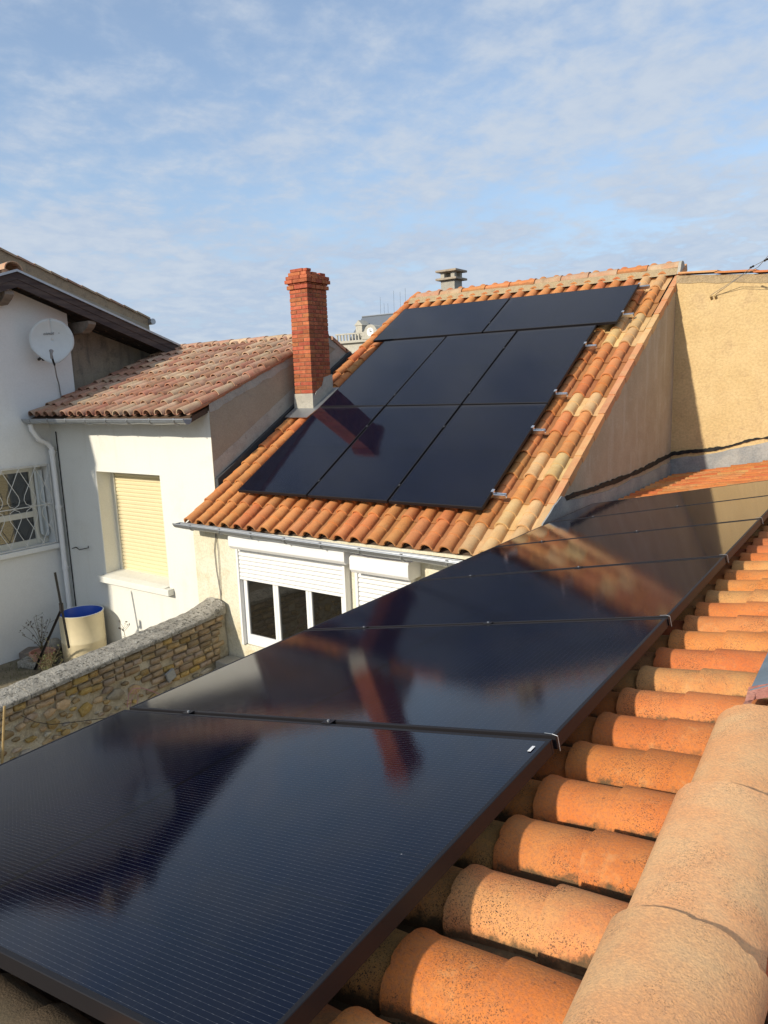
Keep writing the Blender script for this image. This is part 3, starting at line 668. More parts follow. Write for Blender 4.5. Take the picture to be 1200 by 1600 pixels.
LAB={(0,2):'upright black solar panel at the lower left corner of the facing roof array',
 (0,1):'upright black solar panel in the middle of the lowest row on the facing roof',
 (0,0):'upright navy solar panel at the lower right corner of the facing roof array',
 (1,2):'upright black solar panel just right of the brick chimney base in the second row',
 (1,1):'upright navy solar panel in the middle of the second row on the facing roof',
 (1,0):'upright navy solar panel at the right end of the second row on the facing roof'}
for r in range(2):
    for c in range(3):
        o=mp(-(PW+GAP)*c-PW,(PH+GAP)*r,0); tl=random.uniform(-.0015,.0015)
        ja,jb=random.uniform(-.004,.004),random.uniform(-.003,.003)
        Nj=(NM+XM*ja+SM*jb).normalized(); Xj=(XM-Nj*XM.dot(Nj)).normalized()
        panel(M3(Xj,Nj.cross(Xj),Nj,o),LAB[(r,c)],GM)
for c in range(2):
    # landscape: local X (short side) runs up the slope, local Y (long side) runs to the left
    o=mp(.239-(PH+GAP)*c,2*(PH+GAP),.012)
    panel(M3(SM,-XM,NM,o),['sideways solar panel at the right end of the top row below the ridge','sideways solar panel at the left end of the top row below the ridge'][c],GM)
NL=['big black solar panel in the foreground, nearest the camera','second solar panel from the camera, reflecting the white wall and the chimney','third solar panel from the camera on the near roof','fourth solar panel from the camera, reflecting orange tiles','fifth solar panel from the camera on the near roof','farthest solar panel of the near roof row, next to bare tiles']
for k in range(-1,5):
    o=AN+VN*((PW+GAP)*k+GAP/2)-UN*0
    # local X=+Y world ; local Y = down slope
    panel(M3(VN,-UN,NN,o),NL[k+1],GN)
# rails and clamps
def rail(o,d,n,L,label,group,clamps,nf,size=.038,frac=0):
    th=thing('mounting_rail',o,label,'mounting rail',group)
    m=MB(); s=d.cross(n).normalized()
    m.obox(o-s*size/2-n*(hgt+size),d*L,s*size,n*.004); m.obox(o-s*size/2-n*(hgt+size-.0045),d*L,s*.004,n*(size-.006)); m.obox(o+s*(size/2-.004)-n*(hgt+size-.0045),d*L,s*.004,n*(size-.006)); m.obox(o-s*size/2-n*(hgt+.0015),d*L,s*size*.38,n*.0015); m.obox(o+s*size*.12-n*(hgt+.0015),d*L,s*size*.38,n*.0015)
    m.build('rail',M_ALU,th)
    for t_,end in clamps:
        p=o+d*t_; c=MB(); 
        if end: c.obox(p-s*.02-n*hgt,d*.020,s*.04,n*(hgt+.004)); c.obox(p-s*.02+n*.0005-d*.008,d*.0275,s*.04,n*.004)
        else: c.obox(p-s*.018+n*.0005-d*.014,d*.028,s*.036,n*.0025)
        cl_=c.build('clamp',M_FRAME if not end else M_ALU,th)
        c=MB(); c.tube([p+n*.003+d*(.008 if end else 0),p+n*.007+d*(.008 if end else 0)],.0042,8); c.build('bolt',M_ZINC,cl_)
    return th
pw=PW+GAP
RL=['lowest silver mounting rail poking out at the bottom right panel corner','second lowest silver mounting rail poking out right of the far array','third silver mounting rail from the bottom, right of the far array','fourth silver mounting rail from the bottom, ending just under the wider top row','second highest silver mounting rail, beside the sideways panels','highest silver mounting rail, near the roof ridge at the right']
for k,s in enumerate((.25,1.31,2.01,3.07)):
    rail(mp(.125,s,0),-XM,NM,3*pw+.14,RL[k],'rails under the facing roof array',[(.115,True)]+[(.125+pw*j-GAP/2,False) for j in(1,2)],NM)
for k,s in enumerate((3.80,4.58)):
    rail(mp(.239+.125,s+.0,.012),-XM,NM,2*(PH+GAP)+.14,RL[4+k],'rails under the facing roof array',[(.115,True),(.125+PH+GAP/2,False)],NM)
for k,(u,l) in enumerate(((-.72,'upper silver mounting rail running beneath the near row of panels'),(-1.38,'lower silver mounting rail running beneath the near row of panels'))):
    rail(AN+UN*u+VN*(-pw+.05),VN,NN,6*pw-.1,l,'rails under the near roof panels',[(pw*(j+1)-.05-0,False) for j in range(5)],NN)
# silver bonding clips at the upper end of each seam and a sticker
for k in range(5):
    p=AN+VN*(pw*k); m=MB(); m.tube([p-UN*.028+NN*.004+VN*.012,p-UN*.004+NN*.006+VN*.004,p+UN*.008+NN*.001+VN*.006,p+UN*.008-NN*.036+VN*.006],.0010,6)
    tag(m.build('bonding_clip',M_ZINC),['thin silver clip at the first seam edge, nearest the camera','thin silver clip at the second seam edge from the camera','thin silver clip at the third seam edge from the camera','thin silver clip at the fourth seam edge from the camera','thin silver clip at the farthest visible seam edge'][k],'clip','clips on the upper panel edges')
m=MB(); m.obox(AN-VN*.085-UN*.030+NN*.0008,VN*.028,UN*.008,NN*.0004); st=m.build('sticker',M_PVC); st['label']='small white sticker on the corner of the nearest solar panel'; st['category']='sticker'

# ================================================================ WHITE HOUSE WITH OLD TILES
XS=-6.80; YW=5.96; XI=-10.31
wh=thing('house',(-8.5,7,ZG),'white house with weathered pink roof tiles, a zinc gutter and a closed cream shutter','house')
EY,EZ,RY,RZ=5.66,-.275,8.25,.70; SL=(RZ-EZ)/(RY-EY)
m=MB()
wx0,wx1,wz0,wz1=-9.255,-7.845,-2.56,-1.055   # window opening
for a in (((XI+.0,YW,ZG),(wx0,YW+.3,-.23)),((wx1,YW,ZG),(XS,YW+.3,-.23)),((wx0,YW,ZG),(wx1,YW+.3,wz0)),((wx0,YW,wz1),(wx1,YW+.3,-.23))): m.box(*a)
m.build('front_wall',M_WHITE,wh)
zs_=lambda y:EZ+(y-EY)*SL
m=MB(); zp=lambda y:(zs_(y) if y<RY else RZ-(y-RY)*.52)
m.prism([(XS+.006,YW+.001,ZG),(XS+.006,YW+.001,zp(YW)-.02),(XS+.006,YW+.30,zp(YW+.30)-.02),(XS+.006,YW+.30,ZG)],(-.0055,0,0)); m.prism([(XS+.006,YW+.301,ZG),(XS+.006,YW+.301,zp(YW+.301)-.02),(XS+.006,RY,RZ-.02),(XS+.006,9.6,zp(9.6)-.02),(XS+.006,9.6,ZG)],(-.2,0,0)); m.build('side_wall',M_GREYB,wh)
m=MB(); ys=[YW+(9.6-YW)*i/50 for i in range(51)]
tp=[(XS+.012,y,min(zs_(y),zp(y))+.015) for y in ys]; bt=[(XS+.012,y,min(zs_(y),zp(y))-.09+.03*noise.noise(Vector((y*6,0,0)))) for y in ys]
m.add(tp+bt,[(i,51+i,52+i,i+1) for i in range(50)]); m.build('mortar_edge',M_CONC,wh)
def onmain(y,o=0.): return rp_(XS,y,TB).z+o
m=MB(); tp=[(XS+.010,y,min(onmain(y,.30+.02*noise.noise(Vector((y*4,3,0)))),zp(y)-.02)) for y in ys]; bt=[(XS+.02,y,min(onmain(y,-.02),zp(y)-.03)) for y in ys]
m.add(tp+bt,[(i,51+i,52+i,i+1) for i in range(50)]); m.build('cement_flashing',M_CONC,wh)
m=MB(); m.prism([(XS+.021,YW,onmain(YW,.10)),(XS+.021,8.72,onmain(8.72,.10)),(XS+.021,8.72,onmain(8.72,-.02)),(XS+.021,YW,onmain(YW,-.02))],(.05,0,0)); m.build('zinc_upstand',M_DZ,wh)
m=MB(); SW=Vector((0,RY-EY,RZ-EZ)).normalized(); NW=Vector((1,0,0)).cross(SW)
m.prism([(XI+.0,EY+.02,EZ-.02),(XS-.02,EY+.02,EZ-.02),(XS-.02,RY,RZ-.02),(XI+.0,RY,RZ-.02)],-NW*.06)
m.prism([(XI-.3,RY,RZ-.02),(XS-.02,RY,RZ-.02),(XS-.02,9.7,RZ-.02-1.45*.52),(XI-.3,9.7,RZ-.02-1.45*.52)],(0,0,-.06))
wroof=m.build('roof',M_UNDER,wh)
cv=half_round(.076,.060,.40,8,.012,.95); cov=[cv.mesh('tile',mm,None,40) for mm in T_OLD]
NCW=17; WW=(XS-.02-XI)/NCW; LR=((RY-EY)**2+(RZ-EZ)**2)**.5; PR=.295
for r in range(10):
    for c in range(NCW):
        s=r*PR; 
        if s>LR-.05: continue
        p=Vector((XI+WW*(c+.5)+random.uniform(-.006,.006),EY,EZ))+SW*(s-.02+random.uniform(-.012,.012))+NW*(.028+random.uniform(0,.006))
        tilt=.06; a=random.uniform(-.035,.035)
        Sa=SW*math.cos(tilt)-NW*math.sin(tilt); Na=Vector((1,0,0)).cross(Sa); Xa=Vector((1,0,0))*math.cos(a)+Sa*math.sin(a); Sb=Na.cross(Xa)
        L_=min(1,(LR-s)/.40+.05)
        place('tile',random.choices(cov,[4,3,3])[0],M3(Xa,Sb*L_,Na,p),wroof)
# pans between the covers, verge row
m=MB()
for c in range(NCW+1):
    x=XI+WW*c
    for r in range(10):
        s0=r*PR; s1=min(LR,s0+PR+.02)
        if s0>LR-.03: continue
        def f(u,v,x=x,s0=s0,s1=s1): 
            a=math.pi*u; return Vector((x-.062*math.cos(a),EY,EZ))+SW*(s0+(s1-s0)*v)+NW*(.045-.045*math.sin(a)+.012*(1-v))
        m.grid(f,6,1)
pn=m.build('pan_tiles',T_OLD[2],wroof,60); stuff(pn)
rt2=half_round(.10,.085,.42,9,.012,.9); RM2=[rt2.mesh('ridge_tile',mm,None,40) for mm in T_OLD[:2]]
for k in range(9):
    x=XS-.03-.38*k
    if x<XI+.1: break
    place('ridge_tile',random.choice(RM2),M3(Vector((0,1,0)),Vector((-1,0,0)),Vector((0,0,1)),Vector((x,RY,RZ+.015))),wroof)
m=MB(); m.grid(lambda u,v:Vector((XI+(XS-XI-.02)*u,RY-.14+.06*v,RZ-.035+.07*v+.012*noise.noise(Vector((u*50,v,1))))),60,2)
m.grid(lambda u,v:Vector((XI+(XS-XI-.02)*u,RY+.08+.08*v,RZ+.03-.09*v)),20,2); m.build('ridge_mortar',M_RMORT,wroof,60)
# back slope edge tiles seen behind the chimney
m=MB()
for k in range(4):
    y=RY+.1+.30*k; m.prism([(XS-.20,y,RZ-.01-(y-RY)*.52+.02),(XS+.03,y,RZ-.01-(y-RY)*.52+.035),(XS+.03,y,RZ-.01-(y-RY)*.52+.085),(XS-.10,y,RZ-.01-(y-RY)*.52+.10),(XS-.20,y,RZ-.01-(y-RY)*.52+.06)],(0,.33,-.33*.52-.012))
m.build('back_verge_tiles',T_OLD[0],wroof)
gt=gutter('gutter',Vector((XI-.06,5.605,-.30)),Vector((XS+.03,5.605,-.31)),.060,wh,M_ZINC,8)
# downpipe
m=MB(); dx,dy=-10.20,5.885
m.tube([(XI+.09,5.62,-.37),(XI+.09,5.63,-.45),(XI+.13,5.70,-.60),(dx-.02,5.84,-.66),(dx,dy,-.74),(dx,dy,-.9),(dx,dy,ZG)],.038,12); dp=m.build('downpipe',M_PVC,wh,50)
for z in(-.80,-1.62,-2.55):
    m=MB(); m.lathe([(.039,-.03),(.046,-.028),(.046,.028),(.039,.03)],(dx,dy,z),16); m.box((dx-.01,dy+.03,z-.008),(dx+.01,YW,z+.008)); m.build('collar',M_PVC,dp)
m=MB(); m.tube([(XI+.16,YW-.012,-.5),(XI+.165,YW-.012,-1.5),(XI+.17,YW-.012,ZG)],.009,6); m.build('wall_cable',M_CABLE,wh)
# shuttered window
m=MB(); rv=.28
m.box((wx0-.0,YW+.231,wz0),(wx0+.06,YW+.28,wz1-.001)); m.box((wx0+.06,YW+.231,wz1-.05),(wx1-.001,YW+.28,wz1-.001))
wf=m.build('window',M_PVCC,wh)
z=wz0+.005
while z<wz1-.05:
    s=MB(); s.prism([(wx0+.061,YW+.262,z),(wx0+.061,YW+.250,z+.010),(wx0+.061,YW+.247,z+.040),(wx0+.061,YW+.262,z+.055)],(wx1-wx0-.063,0,0)); s.build('slat',M_SHUT,wf); z+=.056
m=MB(); m.box((wx0-.10,YW-.10,wz0-.10),(wx1+.09,YW-.001,wz0-.012)); m.prism([(wx0+.001,YW,wz0+.012),(wx0+.001,YW+.262,wz0+.03),(wx0+.001,YW+.262,wz0+.001),(wx0+.001,YW-.099,wz0-.011)],(wx1-wx0-.002,0,0)); m.build('window_sill',M_WHITE,wh,bevel=.008)
# shutter stay on the wall
hk=MB(); a=py(119,855,YW-.015); c=py(124,859,YW-.05); d=py(138,856,YW-.05); hk.tube([py(113,857,YW-.002),a,c,d,d+Vector((0,0,.03))],.007,6); hk.build('shutter_hook',M_STEELD,wh)

# ================================================================ LEFT GABLED HOUSE
gh=thing('house',(-13,5.5,ZG),'tall grey-white gabled house with dark timber bargeboards, at the left edge','house')
APY,APZ=5.53,1.70; RS=.352; YN=2.62; YB=8.46
zu=lambda y:APZ-abs(y-APY)*RS
XO=-9.95; XB=-17.0; YC=6.43
lw=(4.55,5.845,-2.17,-1.0)   # lattice window opening y0,y1,z0,z1
m=MB(); yy0=2.9
def pr(pts,x0=XI,t=-.30): m.prism([(x0,y,z) for y,z in pts],(t,0,0))
def topz(y): return zu(y)-.16
pr([(yy0,ZG),(lw[0],ZG),(lw[0],topz(lw[0])),(yy0,topz(yy0))])
pr([(lw[0],ZG),(lw[1],ZG),(lw[1],lw[2]),(lw[0],lw[2])])
pr([(lw[0],lw[3]),(lw[1],lw[3]),(lw[1],topz(lw[1])),(APY,topz(APY)),(lw[0],topz(lw[0]))])
pr([(lw[1],ZG),(YC,ZG),(YC,topz(YC)),(lw[1],topz(lw[1]))])
m.box((XI-.30,.75,ZG),(XI,yy0-.001,1.25))  # unseen lower extension wall, added and sized for its shadow on the white house
m.box((XB,yy0,ZG),(XI-.30,yy0+.25,zu(yy0)-.3))
m.build('wall',M_WHITE2,gh)
m=MB(); m.prism([(XI-.36,YC-.0,ZG),(XI-.36,9.5,ZG),(XI-.36,9.5,zu(9.5)-.05),(XI-.36,YC,topz(YC)-.02)],(-.3,0,0)); m.build('bare_wall',M_CONCD,gh)
# roof slabs with overhang
m=MB(); ov=.03
def slab(ya,yb_):
    za,zb=zu(ya),zu(yb_)
    m.prism([(XO-.03,ya,za-.035),(XO-.03,yb_,zb-.035),(XO-.03,yb_,zb-.065),(XO-.03,ya,za-.065)],(XB-XO+.03,0,0))
slab(YN,APY); slab(APY,YB)
groof=m.build('roof',M_WDARK,gh)
# soffit boards (run across, seen from below)
for k in range(14):
    y=APY+.02+.212*k
    if y+.2>YB: break
    s=MB(); s.prism([(XO-.035,y,zu(y)-.067),(XO-.035,y+.20,zu(y+.20)-.067),(XO-.035,y+.20,zu(y+.20)-.085),(XO-.035,y,zu(y)-.085)],(-(XO-XI)-.6 if False else -.75,0,0)); s.build('soffit_board',M_WDARK,groof)
# bargeboards: two stacked boards each slope
for ya,yb_ in((APY,YB),(APY,YN)):
    d=1 if yb_>ya else -1
    m=MB(); m.prism([(XO,ya,zu(ya)-.0),(XO,yb_,zu(yb_)-.0),(XO,yb_,zu(yb_)-.10),(XO,ya,zu(ya)-.10)],(-.03,0,0)); m.build('bargeboard',M_WDARK,groof)
    m=MB(); m.prism([(XO-.008,ya,zu(ya)-.102),(XO-.008,yb_,zu(yb_)-.102),(XO-.008,yb_,zu(yb_)-.20),(XO-.008,ya,zu(ya)-.20)],(-.03,0,0)); m.build('bargeboard',M_WDARK,groof)
    m=MB(); m.prism([(XO+.025,ya,zu(ya)+.001),(XO+.025,yb_,zu(yb_)+.001),(XO+.025,yb_,zu(yb_)+.032),(XO+.025,ya,zu(ya)+.032)],(-.16,0,0)); m.build('zinc_verge',M_ZINC,groof)
# purlin ends with curved noses
for (y,dz) in((APY-.12,.0),(6.62,.0),(8.0,.0)):
    m=MB(); z=zu(y)-.21; h=.17
    prof=[(XI-.8,z),(XO-.04,z),(XO-.03,z-.05),(XO-.09,z-h*.62),(XO-.22,z-h),(XI-.8,z-h)]
    m.prism([(x,y-.06,zz_) for x,zz_ in prof],(0,.13,0)); m.build('purlin',M_WGREY,groof,bevel=.008)
# old tiles on the roof: ridge tiles and courses
rt3=half_round(.13,.11,.45,10,.014,.9); R3=rt3.mesh('ridge_tile',T_RIDGE2,None,40)
for k in range(12): place('ridge_tile',R3,M3(Vector((0,1,0)),Vector((-1,0,0)),Vector((0,0,1)),Vector((XO-.06-.42*k,APY,APZ+.03))),groof)
for sgn,yend in((1,YB),(-1,YN)):
    Sx=Vector((0,-sgn,RS)).normalized(); Xx=Vector((sgn,0,0)); Nx=Xx.cross(Sx)
    for r in range(10):
        for c in range(6):
            p=Vector((XO-.16-.215*c,yend,zu(yend)+.01))+Sx*(.315*r)+Nx*.02
            if (p.y-APY)*sgn<.1: continue
            Sa=Sx*math.cos(.05)-Nx*math.sin(.05)
            place('tile',random.choice(cov),M3(Xx,Sa,Xx.cross(Sa),p),groof)
    # verge band: mortared edge strip above the bargeboard
# higher rear roof with a mortared verge
hx=-12.5
v0=px(-60,363,hx); v1=px(233,498,hx); w0=px(-60,383,hx); w1=px(233,510,hx)
m=MB(); m.prism([v0,v1,w1,w0],(-.25,0,0)); rv_=m.build('rear_verge',M_TANF,gh)
m=MB(); m.prism([w0+Vector((0.01,0,0)),w1+Vector((.01,0,0)),w1+Vector((.01,0,-.25)),w0+Vector((.01,0,-.35))],(-.2,0,0)); m.build('rear_wall',M_GREYB,gh)
m=MB()
dd=(v1-v0); m.prism([v0+Vector((-.02,0,.0)),v1+Vector((-.02,0,.0)),v1+Vector((-5,0,0)),v0+Vector((-5,0,0))],(0,0,-.06)); m.build('rear_roof',T_OLD[0],gh)
for k in range(12):
    a=v0+dd*(k/12.); c=v0+dd*((k+1.03)/12.); s=MB(); s.prism([a+Vector((.03,0,.005)),c+Vector((.03,0,-.01)),c+Vector((-.2,0,-.01)),a+Vector((-.2,0,.005))],(0,0,.035)); s.build('rear_tile',T_OLD[1] if k%3 else T_OLD[0],gh)
m=MB(); m.tube([v1+Vector((.10,0.02,-.06)),v1+Vector((-.5,.02,-.06))],.06,10); m.build('rear_gutter',M_ZINC,gh,50)
# lattice window
m=MB(); gx=XI-.16; y0,y1,z0,z1=lw
ft=.055
m.box((gx-.05,y0,z0),(gx,y0+ft,z1)); m.box((gx-.05,y1-.20,z0),(gx,y1-.14,z1)); m.box((gx-.05,y0+ft,z0),(gx,y1-.2,z0+.09)); m.box((gx-.05,y0+ft,z1-.07),(gx,y1-.2,z1)); zm=z0+(z1-z0)*.36
m.box((gx-.05,y0+ft,zm),(gx,y1-.2,zm+.085)); m.box((gx-.06,y1-.14,z0),(gx-.02,y1,z1))
lwn=m.build('window',M_PVCC,gh,bevel=.004)
m=MB(); m.box((gx-.04,y0+ft,z0+.09),(gx-.03,y1-.2,zm)); m.build('pane',M_GLASS2,lwn)
m=MB(); m.box((gx-.04,y0+ft,zm+.085),(gx-.03,y1-.2,z1-.07)); m.build('pane',M_GLASS2,lwn)
m=MB(); m.box((XI-.15,y0-.1,z0-.075),(XI+.07,y1+.03,z0-.002)); m.build('window_sill',M_WHITE2,lwn,bevel=.006)
# plastic sheet hanging in the reveal
m=MB(); m.grid(lambda u,v:Vector((gx+.03+.045*math.sin(u*9)*(.4+v*.6),y1-.145+.125*u,z1-.06-(z1-z0-.12-.10*abs(u-.5)*2)*v)),14,10); m.build('plastic_sheet',M_DISH,lwn,60)
# wrought iron grille: bar frame and teardrop scrolls
GX=XI+.05
m=MB(); gy0,gy1,gz0,gz1=y0-.15,y1+.00,z0+.02,z1+.03; gm=(gz0+gz1)/2
m.tube([(GX,gy0,gz1),(GX,gy1,gz1)],.008,6); m.tube([(GX,gy0,gm),(GX,gy1,gm)],.008,6); m.tube([(GX,gy0,gz0),(GX,gy1,gz0)],.008,6); m.tube([(GX,gy1,gz0),(GX,gy1,gz1)],.009,6); m.tube([(GX,gy0,gz0),(GX,gy0,gz1)],.009,6)
for zz_ in(gz0,gm,gz1): m.tube([(GX,gy1,zz_),(XI-.02,gy1+.02,zz_)],.007,6)
gr=m.build('grille',M_IRONW,lwn,60)
def scroll(yc,zc,sz,up):
    pts=[]
    for k in range(25):
        t=k/24; 
        if t<.22: q=t/.22; pts.append((-.17+.17*q+.0, 1-.62*q)) if False else pts.append((-.15*(1-q)+.055*0,1-q*.60))
        elif t>.78: q=(t-.78)/.22; pts.append((.15*q,.40+q*.60))
        else:
            q=(t-.22)/.56; a=math.pi*(.5)+math.pi*2*q
            pts.append((-.0+ .062*math.sin(a-math.pi*.5)*-1*-1 ,.13+.13*math.cos(a-math.pi*.5)*1+ .0))
    return [(GX,yc+p[0]*1.0,zc+(p[1])*sz*(1 if up else -1)) for p in pts]
def drop(yc,zbase,h,up,wd=.135):
    # two strands cross above a round loop that touches zbase
    s=1 if up else -1; pts=[]
    pts.append((-wd*.75,h)); pts.append((-wd*.55,h*.90)); pts.append((0,h*.52)); pts.append((wd*.38,h*.28)); pts.append((wd*.45,h*.17)); pts.append((wd*.33,h*.06)); pts.append((0,.0)); pts.append((-wd*.33,h*.06)); pts.append((-wd*.45,h*.17)); pts.append((-wd*.38,h*.28)); pts.append((0,h*.52)); pts.append((wd*.55,h*.90)); pts.append((wd*.75,h))
    return [(GX+.006,yc+a,zbase+s*b) for a,b in pts]
hh=(gz1-gz0)/2
k=0; yc=gy1-.10
while yc>gy0:
    for up in(True,False):
        m=MB(); m.tube(drop(yc,gm+(.012 if up else -.012),hh-.012,up,.20),.0048,6); m.build('scroll',M_IRONW,gr,60)
    yc-=.245
# satellite dish
dc=Vector((-9.99,5.96,.80)); dn=Vector((.93,-.42,-.02)).normalized()
to=(-dc).normalized(); dn=(Vector((.80,-.60,.0))).normalized()
dxv=Vector((0,0,1)).cross(dn).normalized(); dyv=dn.cross(dxv)
DM=M3(dxv,dyv,dn,dc)
sd=thing('satellite_dish',dc,'round pale grey satellite dish with a pointed lower edge on the gabled house wall','satellite dish',M=DM)
def dishpt(u,v):
    a=2*math.pi*u; r=.292*v; x=r*math.sin(a); y=r*math.cos(a)*1.02
    if y<-.12*1: 
        k=min(1,max(0,(-y-.04)/.25)); x*=1-.30*k*k; y*=1+.10*k
    return DM@Vector((x,y,.07*(r/.292)**2))
m=MB(); m.grid(dishpt,48,8); 
m.grid(lambda u,v:dishpt(u,1.0)+dn*(-.02*v)+ (dishpt(u,1.0)-dc).normalized()*(.004*v),48,1)
rf=m.build('reflector',M_DISH,sd,60)
md=rf.modifiers.new('solid','SOLIDIFY'); md.thickness=.006
P=lambda x,y,z:DM@Vector((x,y,z))
m=MB(); m.tube([P(.0,-.345,.05),P(.0,-.30,.16),P(.0,-.20,.30)],.014,8); m.build('arm',M_STEELD,sd,60)
m=MB(); m.tube([P(0,-.205,.30),P(0,-.175,.27),P(0,-.16,.25)],[.018,.022,.030],12); m.tube([P(0,-.19,.31),P(0,-.27,.315)],.016,8); m.build('receiver',M_CABLEG,sd,60)
m=MB(); m.tube([P(-.0,-.1,-.03),P(-.0,-.1,-.12),Vector((XI,dc.y+.1,dc.z-.12))],.022,8); m.tube([P(-.15,-.27,-.03),P(-.15,-.22,-.06),Vector((XI,dc.y-.05,dc.z-.25))],.02,8); m.build('bracket',M_STEELD,sd,60)
m=MB(); m.tube([P(0,-.33,.06),P(.0,-.42,.0),P(.0,-.50,-.04),px(92,600,XI+.03),px(94,612,XI+.02),px(96,622,XI+.02)],.009,6); m.build('cable',M_CABLEG,sd,60)
# script lettering and small emblem printed on the dish
def text(s_,size,M,mat,parent,name,shear=0.):
    cu=bpy.data.curves.new(name,'FONT'); cu.body=s_; cu.size=size; cu.extrude=.0006; cu.shear=shear; cu.align_x='CENTER'; cu.align_y='CENTER'; cu.materials.append(mat)
    tmp=bpy.data.objects.new('tmp',cu); col.objects.link(tmp); bpy.context.view_layer.update()
    me=bpy.data.meshes.new_from_object(tmp.evaluated_get(bpy.context.evaluated_depsgraph_get())); bpy.data.objects.remove(tmp)
    return place(name,me,M,parent)
M_INK=metal('dark_ink',(.05,.055,.07),.6,0.,.1)
text('visiosat',.058,DM@Matrix.Translation((-.055,.095,.016))@Matrix.Rotation(R(3),4,'Z'),M_INK,sd,'lettering',.45)
m=MB()
for (x,y,w_,h_) in((.10,.10,.008,.018),(.112,.107,.008,.020),(.124,.114,.008,.022),(.136,.108,.007,.02),(.100,.122,.022,.006),(.124,.126,.020,.006)):
    m.obox(P(x-w_/2,y-h_/2,.017),dxv*w_+dyv*.003,dyv*h_+dxv*.003,dn*.0008)
m.build('emblem',M_INK,sd)

# ================================================================ RUBBLE WALL
XW=-6.29
sw=thing('stone_wall',(-6.45,3.5,ZG),'low rubble stone wall with pale mortar and a grey lichened coping','wall')
czf=lambda y:-2.545-.056*(5.5-y)        # underside of coping
m=MB(); N_=90
def coref(u,v):
    y=-1.0+6.54*u; z=ZG+(czf(y)-ZG)*v
    return Vector((XW-.018+.020*noise.noise(Vector((y*7,z*7,0)))+.01*noise.noise(Vector((y*25,z*25,3))),y,z))
m.grid(coref,160,34)
m.grid(lambda u,v:Vector((XW-.33,5.54-6.54*u,ZG+(czf(5.54-6.54*u)-ZG)*v)),20,4)
m.build('mortar_core',M_MORTAR,sw,70)
smesh=[]
def stone_mesh(w_,h_,d_,rect,mat,seed):
    rr=random.Random(seed); n=8 if rect else rr.choice([6,7,8]); m=MB()
    out=[]
    h_*=1.0 if rect else .8
    RC8=[(.96,.90),(.1,1),(-.95,.93),(-1,.1),(-.96,-.92),(0,-1),(.95,-.9),(1,0)]
    for k in range(n):
        a=2*math.pi*(k+.5+(0 if rect else rr.uniform(-.3,.3)))/n
        px_,pz_=RC8[k] if rect else (math.cos(a),math.sin(a))
        j=.03 if rect else .26
        out.append((px_*w_/2*(1+rr.uniform(-j,j)),pz_*h_/2*(1+rr.uniform(-j,j)*2*(1 if rect else .5))))
    vs=[(0,y,z) for y,z in out]+[(d_*.8,y*.97,z*.95) for y,z in out]+[(d_*(.9+rr.uniform(0,.3)),y*.86,z*.8) for y,z in out]
    fs=[(i,(i+1)%n,n+(i+1)%n,n+i) for i in range(n)]+[(n+i,n+(i+1)%n,2*n+(i+1)%n,2*n+i) for i in range(n)]+[[2*n+i for i in range(n)]]
    m.add(vs,fs); return m.mesh('stone',mat,None,25)
rs=random.Random(11)
ST_R=[stone_mesh(1,1,.034,True,mm,i*7+j) for i in range(3) for j,mm in enumerate((S_BRN,S_OCH,S_BRN))]
ST_B=[stone_mesh(1,1,.030,False,mm,i*5+j+50) for i in range(4) for j,mm in enumerate((S_OCH,S_OCH,S_BRN,S_GRY))]
cnt=0
def put(meshes,y,z,w_,h_,dx=0):
    global cnt; cnt+=1
    a=rs.uniform(-.06,.06)
    place('stone',rs.choice(meshes),M3(Vector((1,0,0)),Vector((0,math.cos(a)*w_,math.sin(a)*w_)),Vector((0,-math.sin(a)*h_,math.cos(a)*h_)),Vector((XW-.018+dx,y,z))),sw)
# dressed courses below the coping
for k in range(7):
    y=2.2+rs.uniform(0,.1); h_=rs.uniform(.062,.078)
    zoff=.045+.075*k
    while y<5.46:
        w_=rs.uniform(.10,.20)
        reach=2 if y<3.7 else (3 if y<4.3 else 7)
        if k<reach and y+w_<5.5 and rs.random()>.04: put(ST_R,y+w_/2,czf(y)-zoff,w_-.012,h_-.006+.0*k)
        y+=w_
# random rubble elsewhere
pts=[]
tries=0
while tries<6000 and len(pts)<150:
    tries+=1
    y=rs.uniform(2.2,5.4); d=rs.uniform(.0,.75); z=czf(y)-.10-d
    lim=.17 if y<3.7 else (.27 if y<4.3 else .58)
    if d+.10<lim: continue
    r=rs.uniform(.022,.085)
    if all((y-a)**2+((z-b_)*1.15)**2>((r+c)*1.0+.012)**2 for a,b_,c in pts): pts.append((y,z,r))
for y,z,r in pts: put(ST_B,y,z,r*2.2*rs.uniform(.9,1.25),r*2.3*rs.uniform(.6,1.0),-.002)
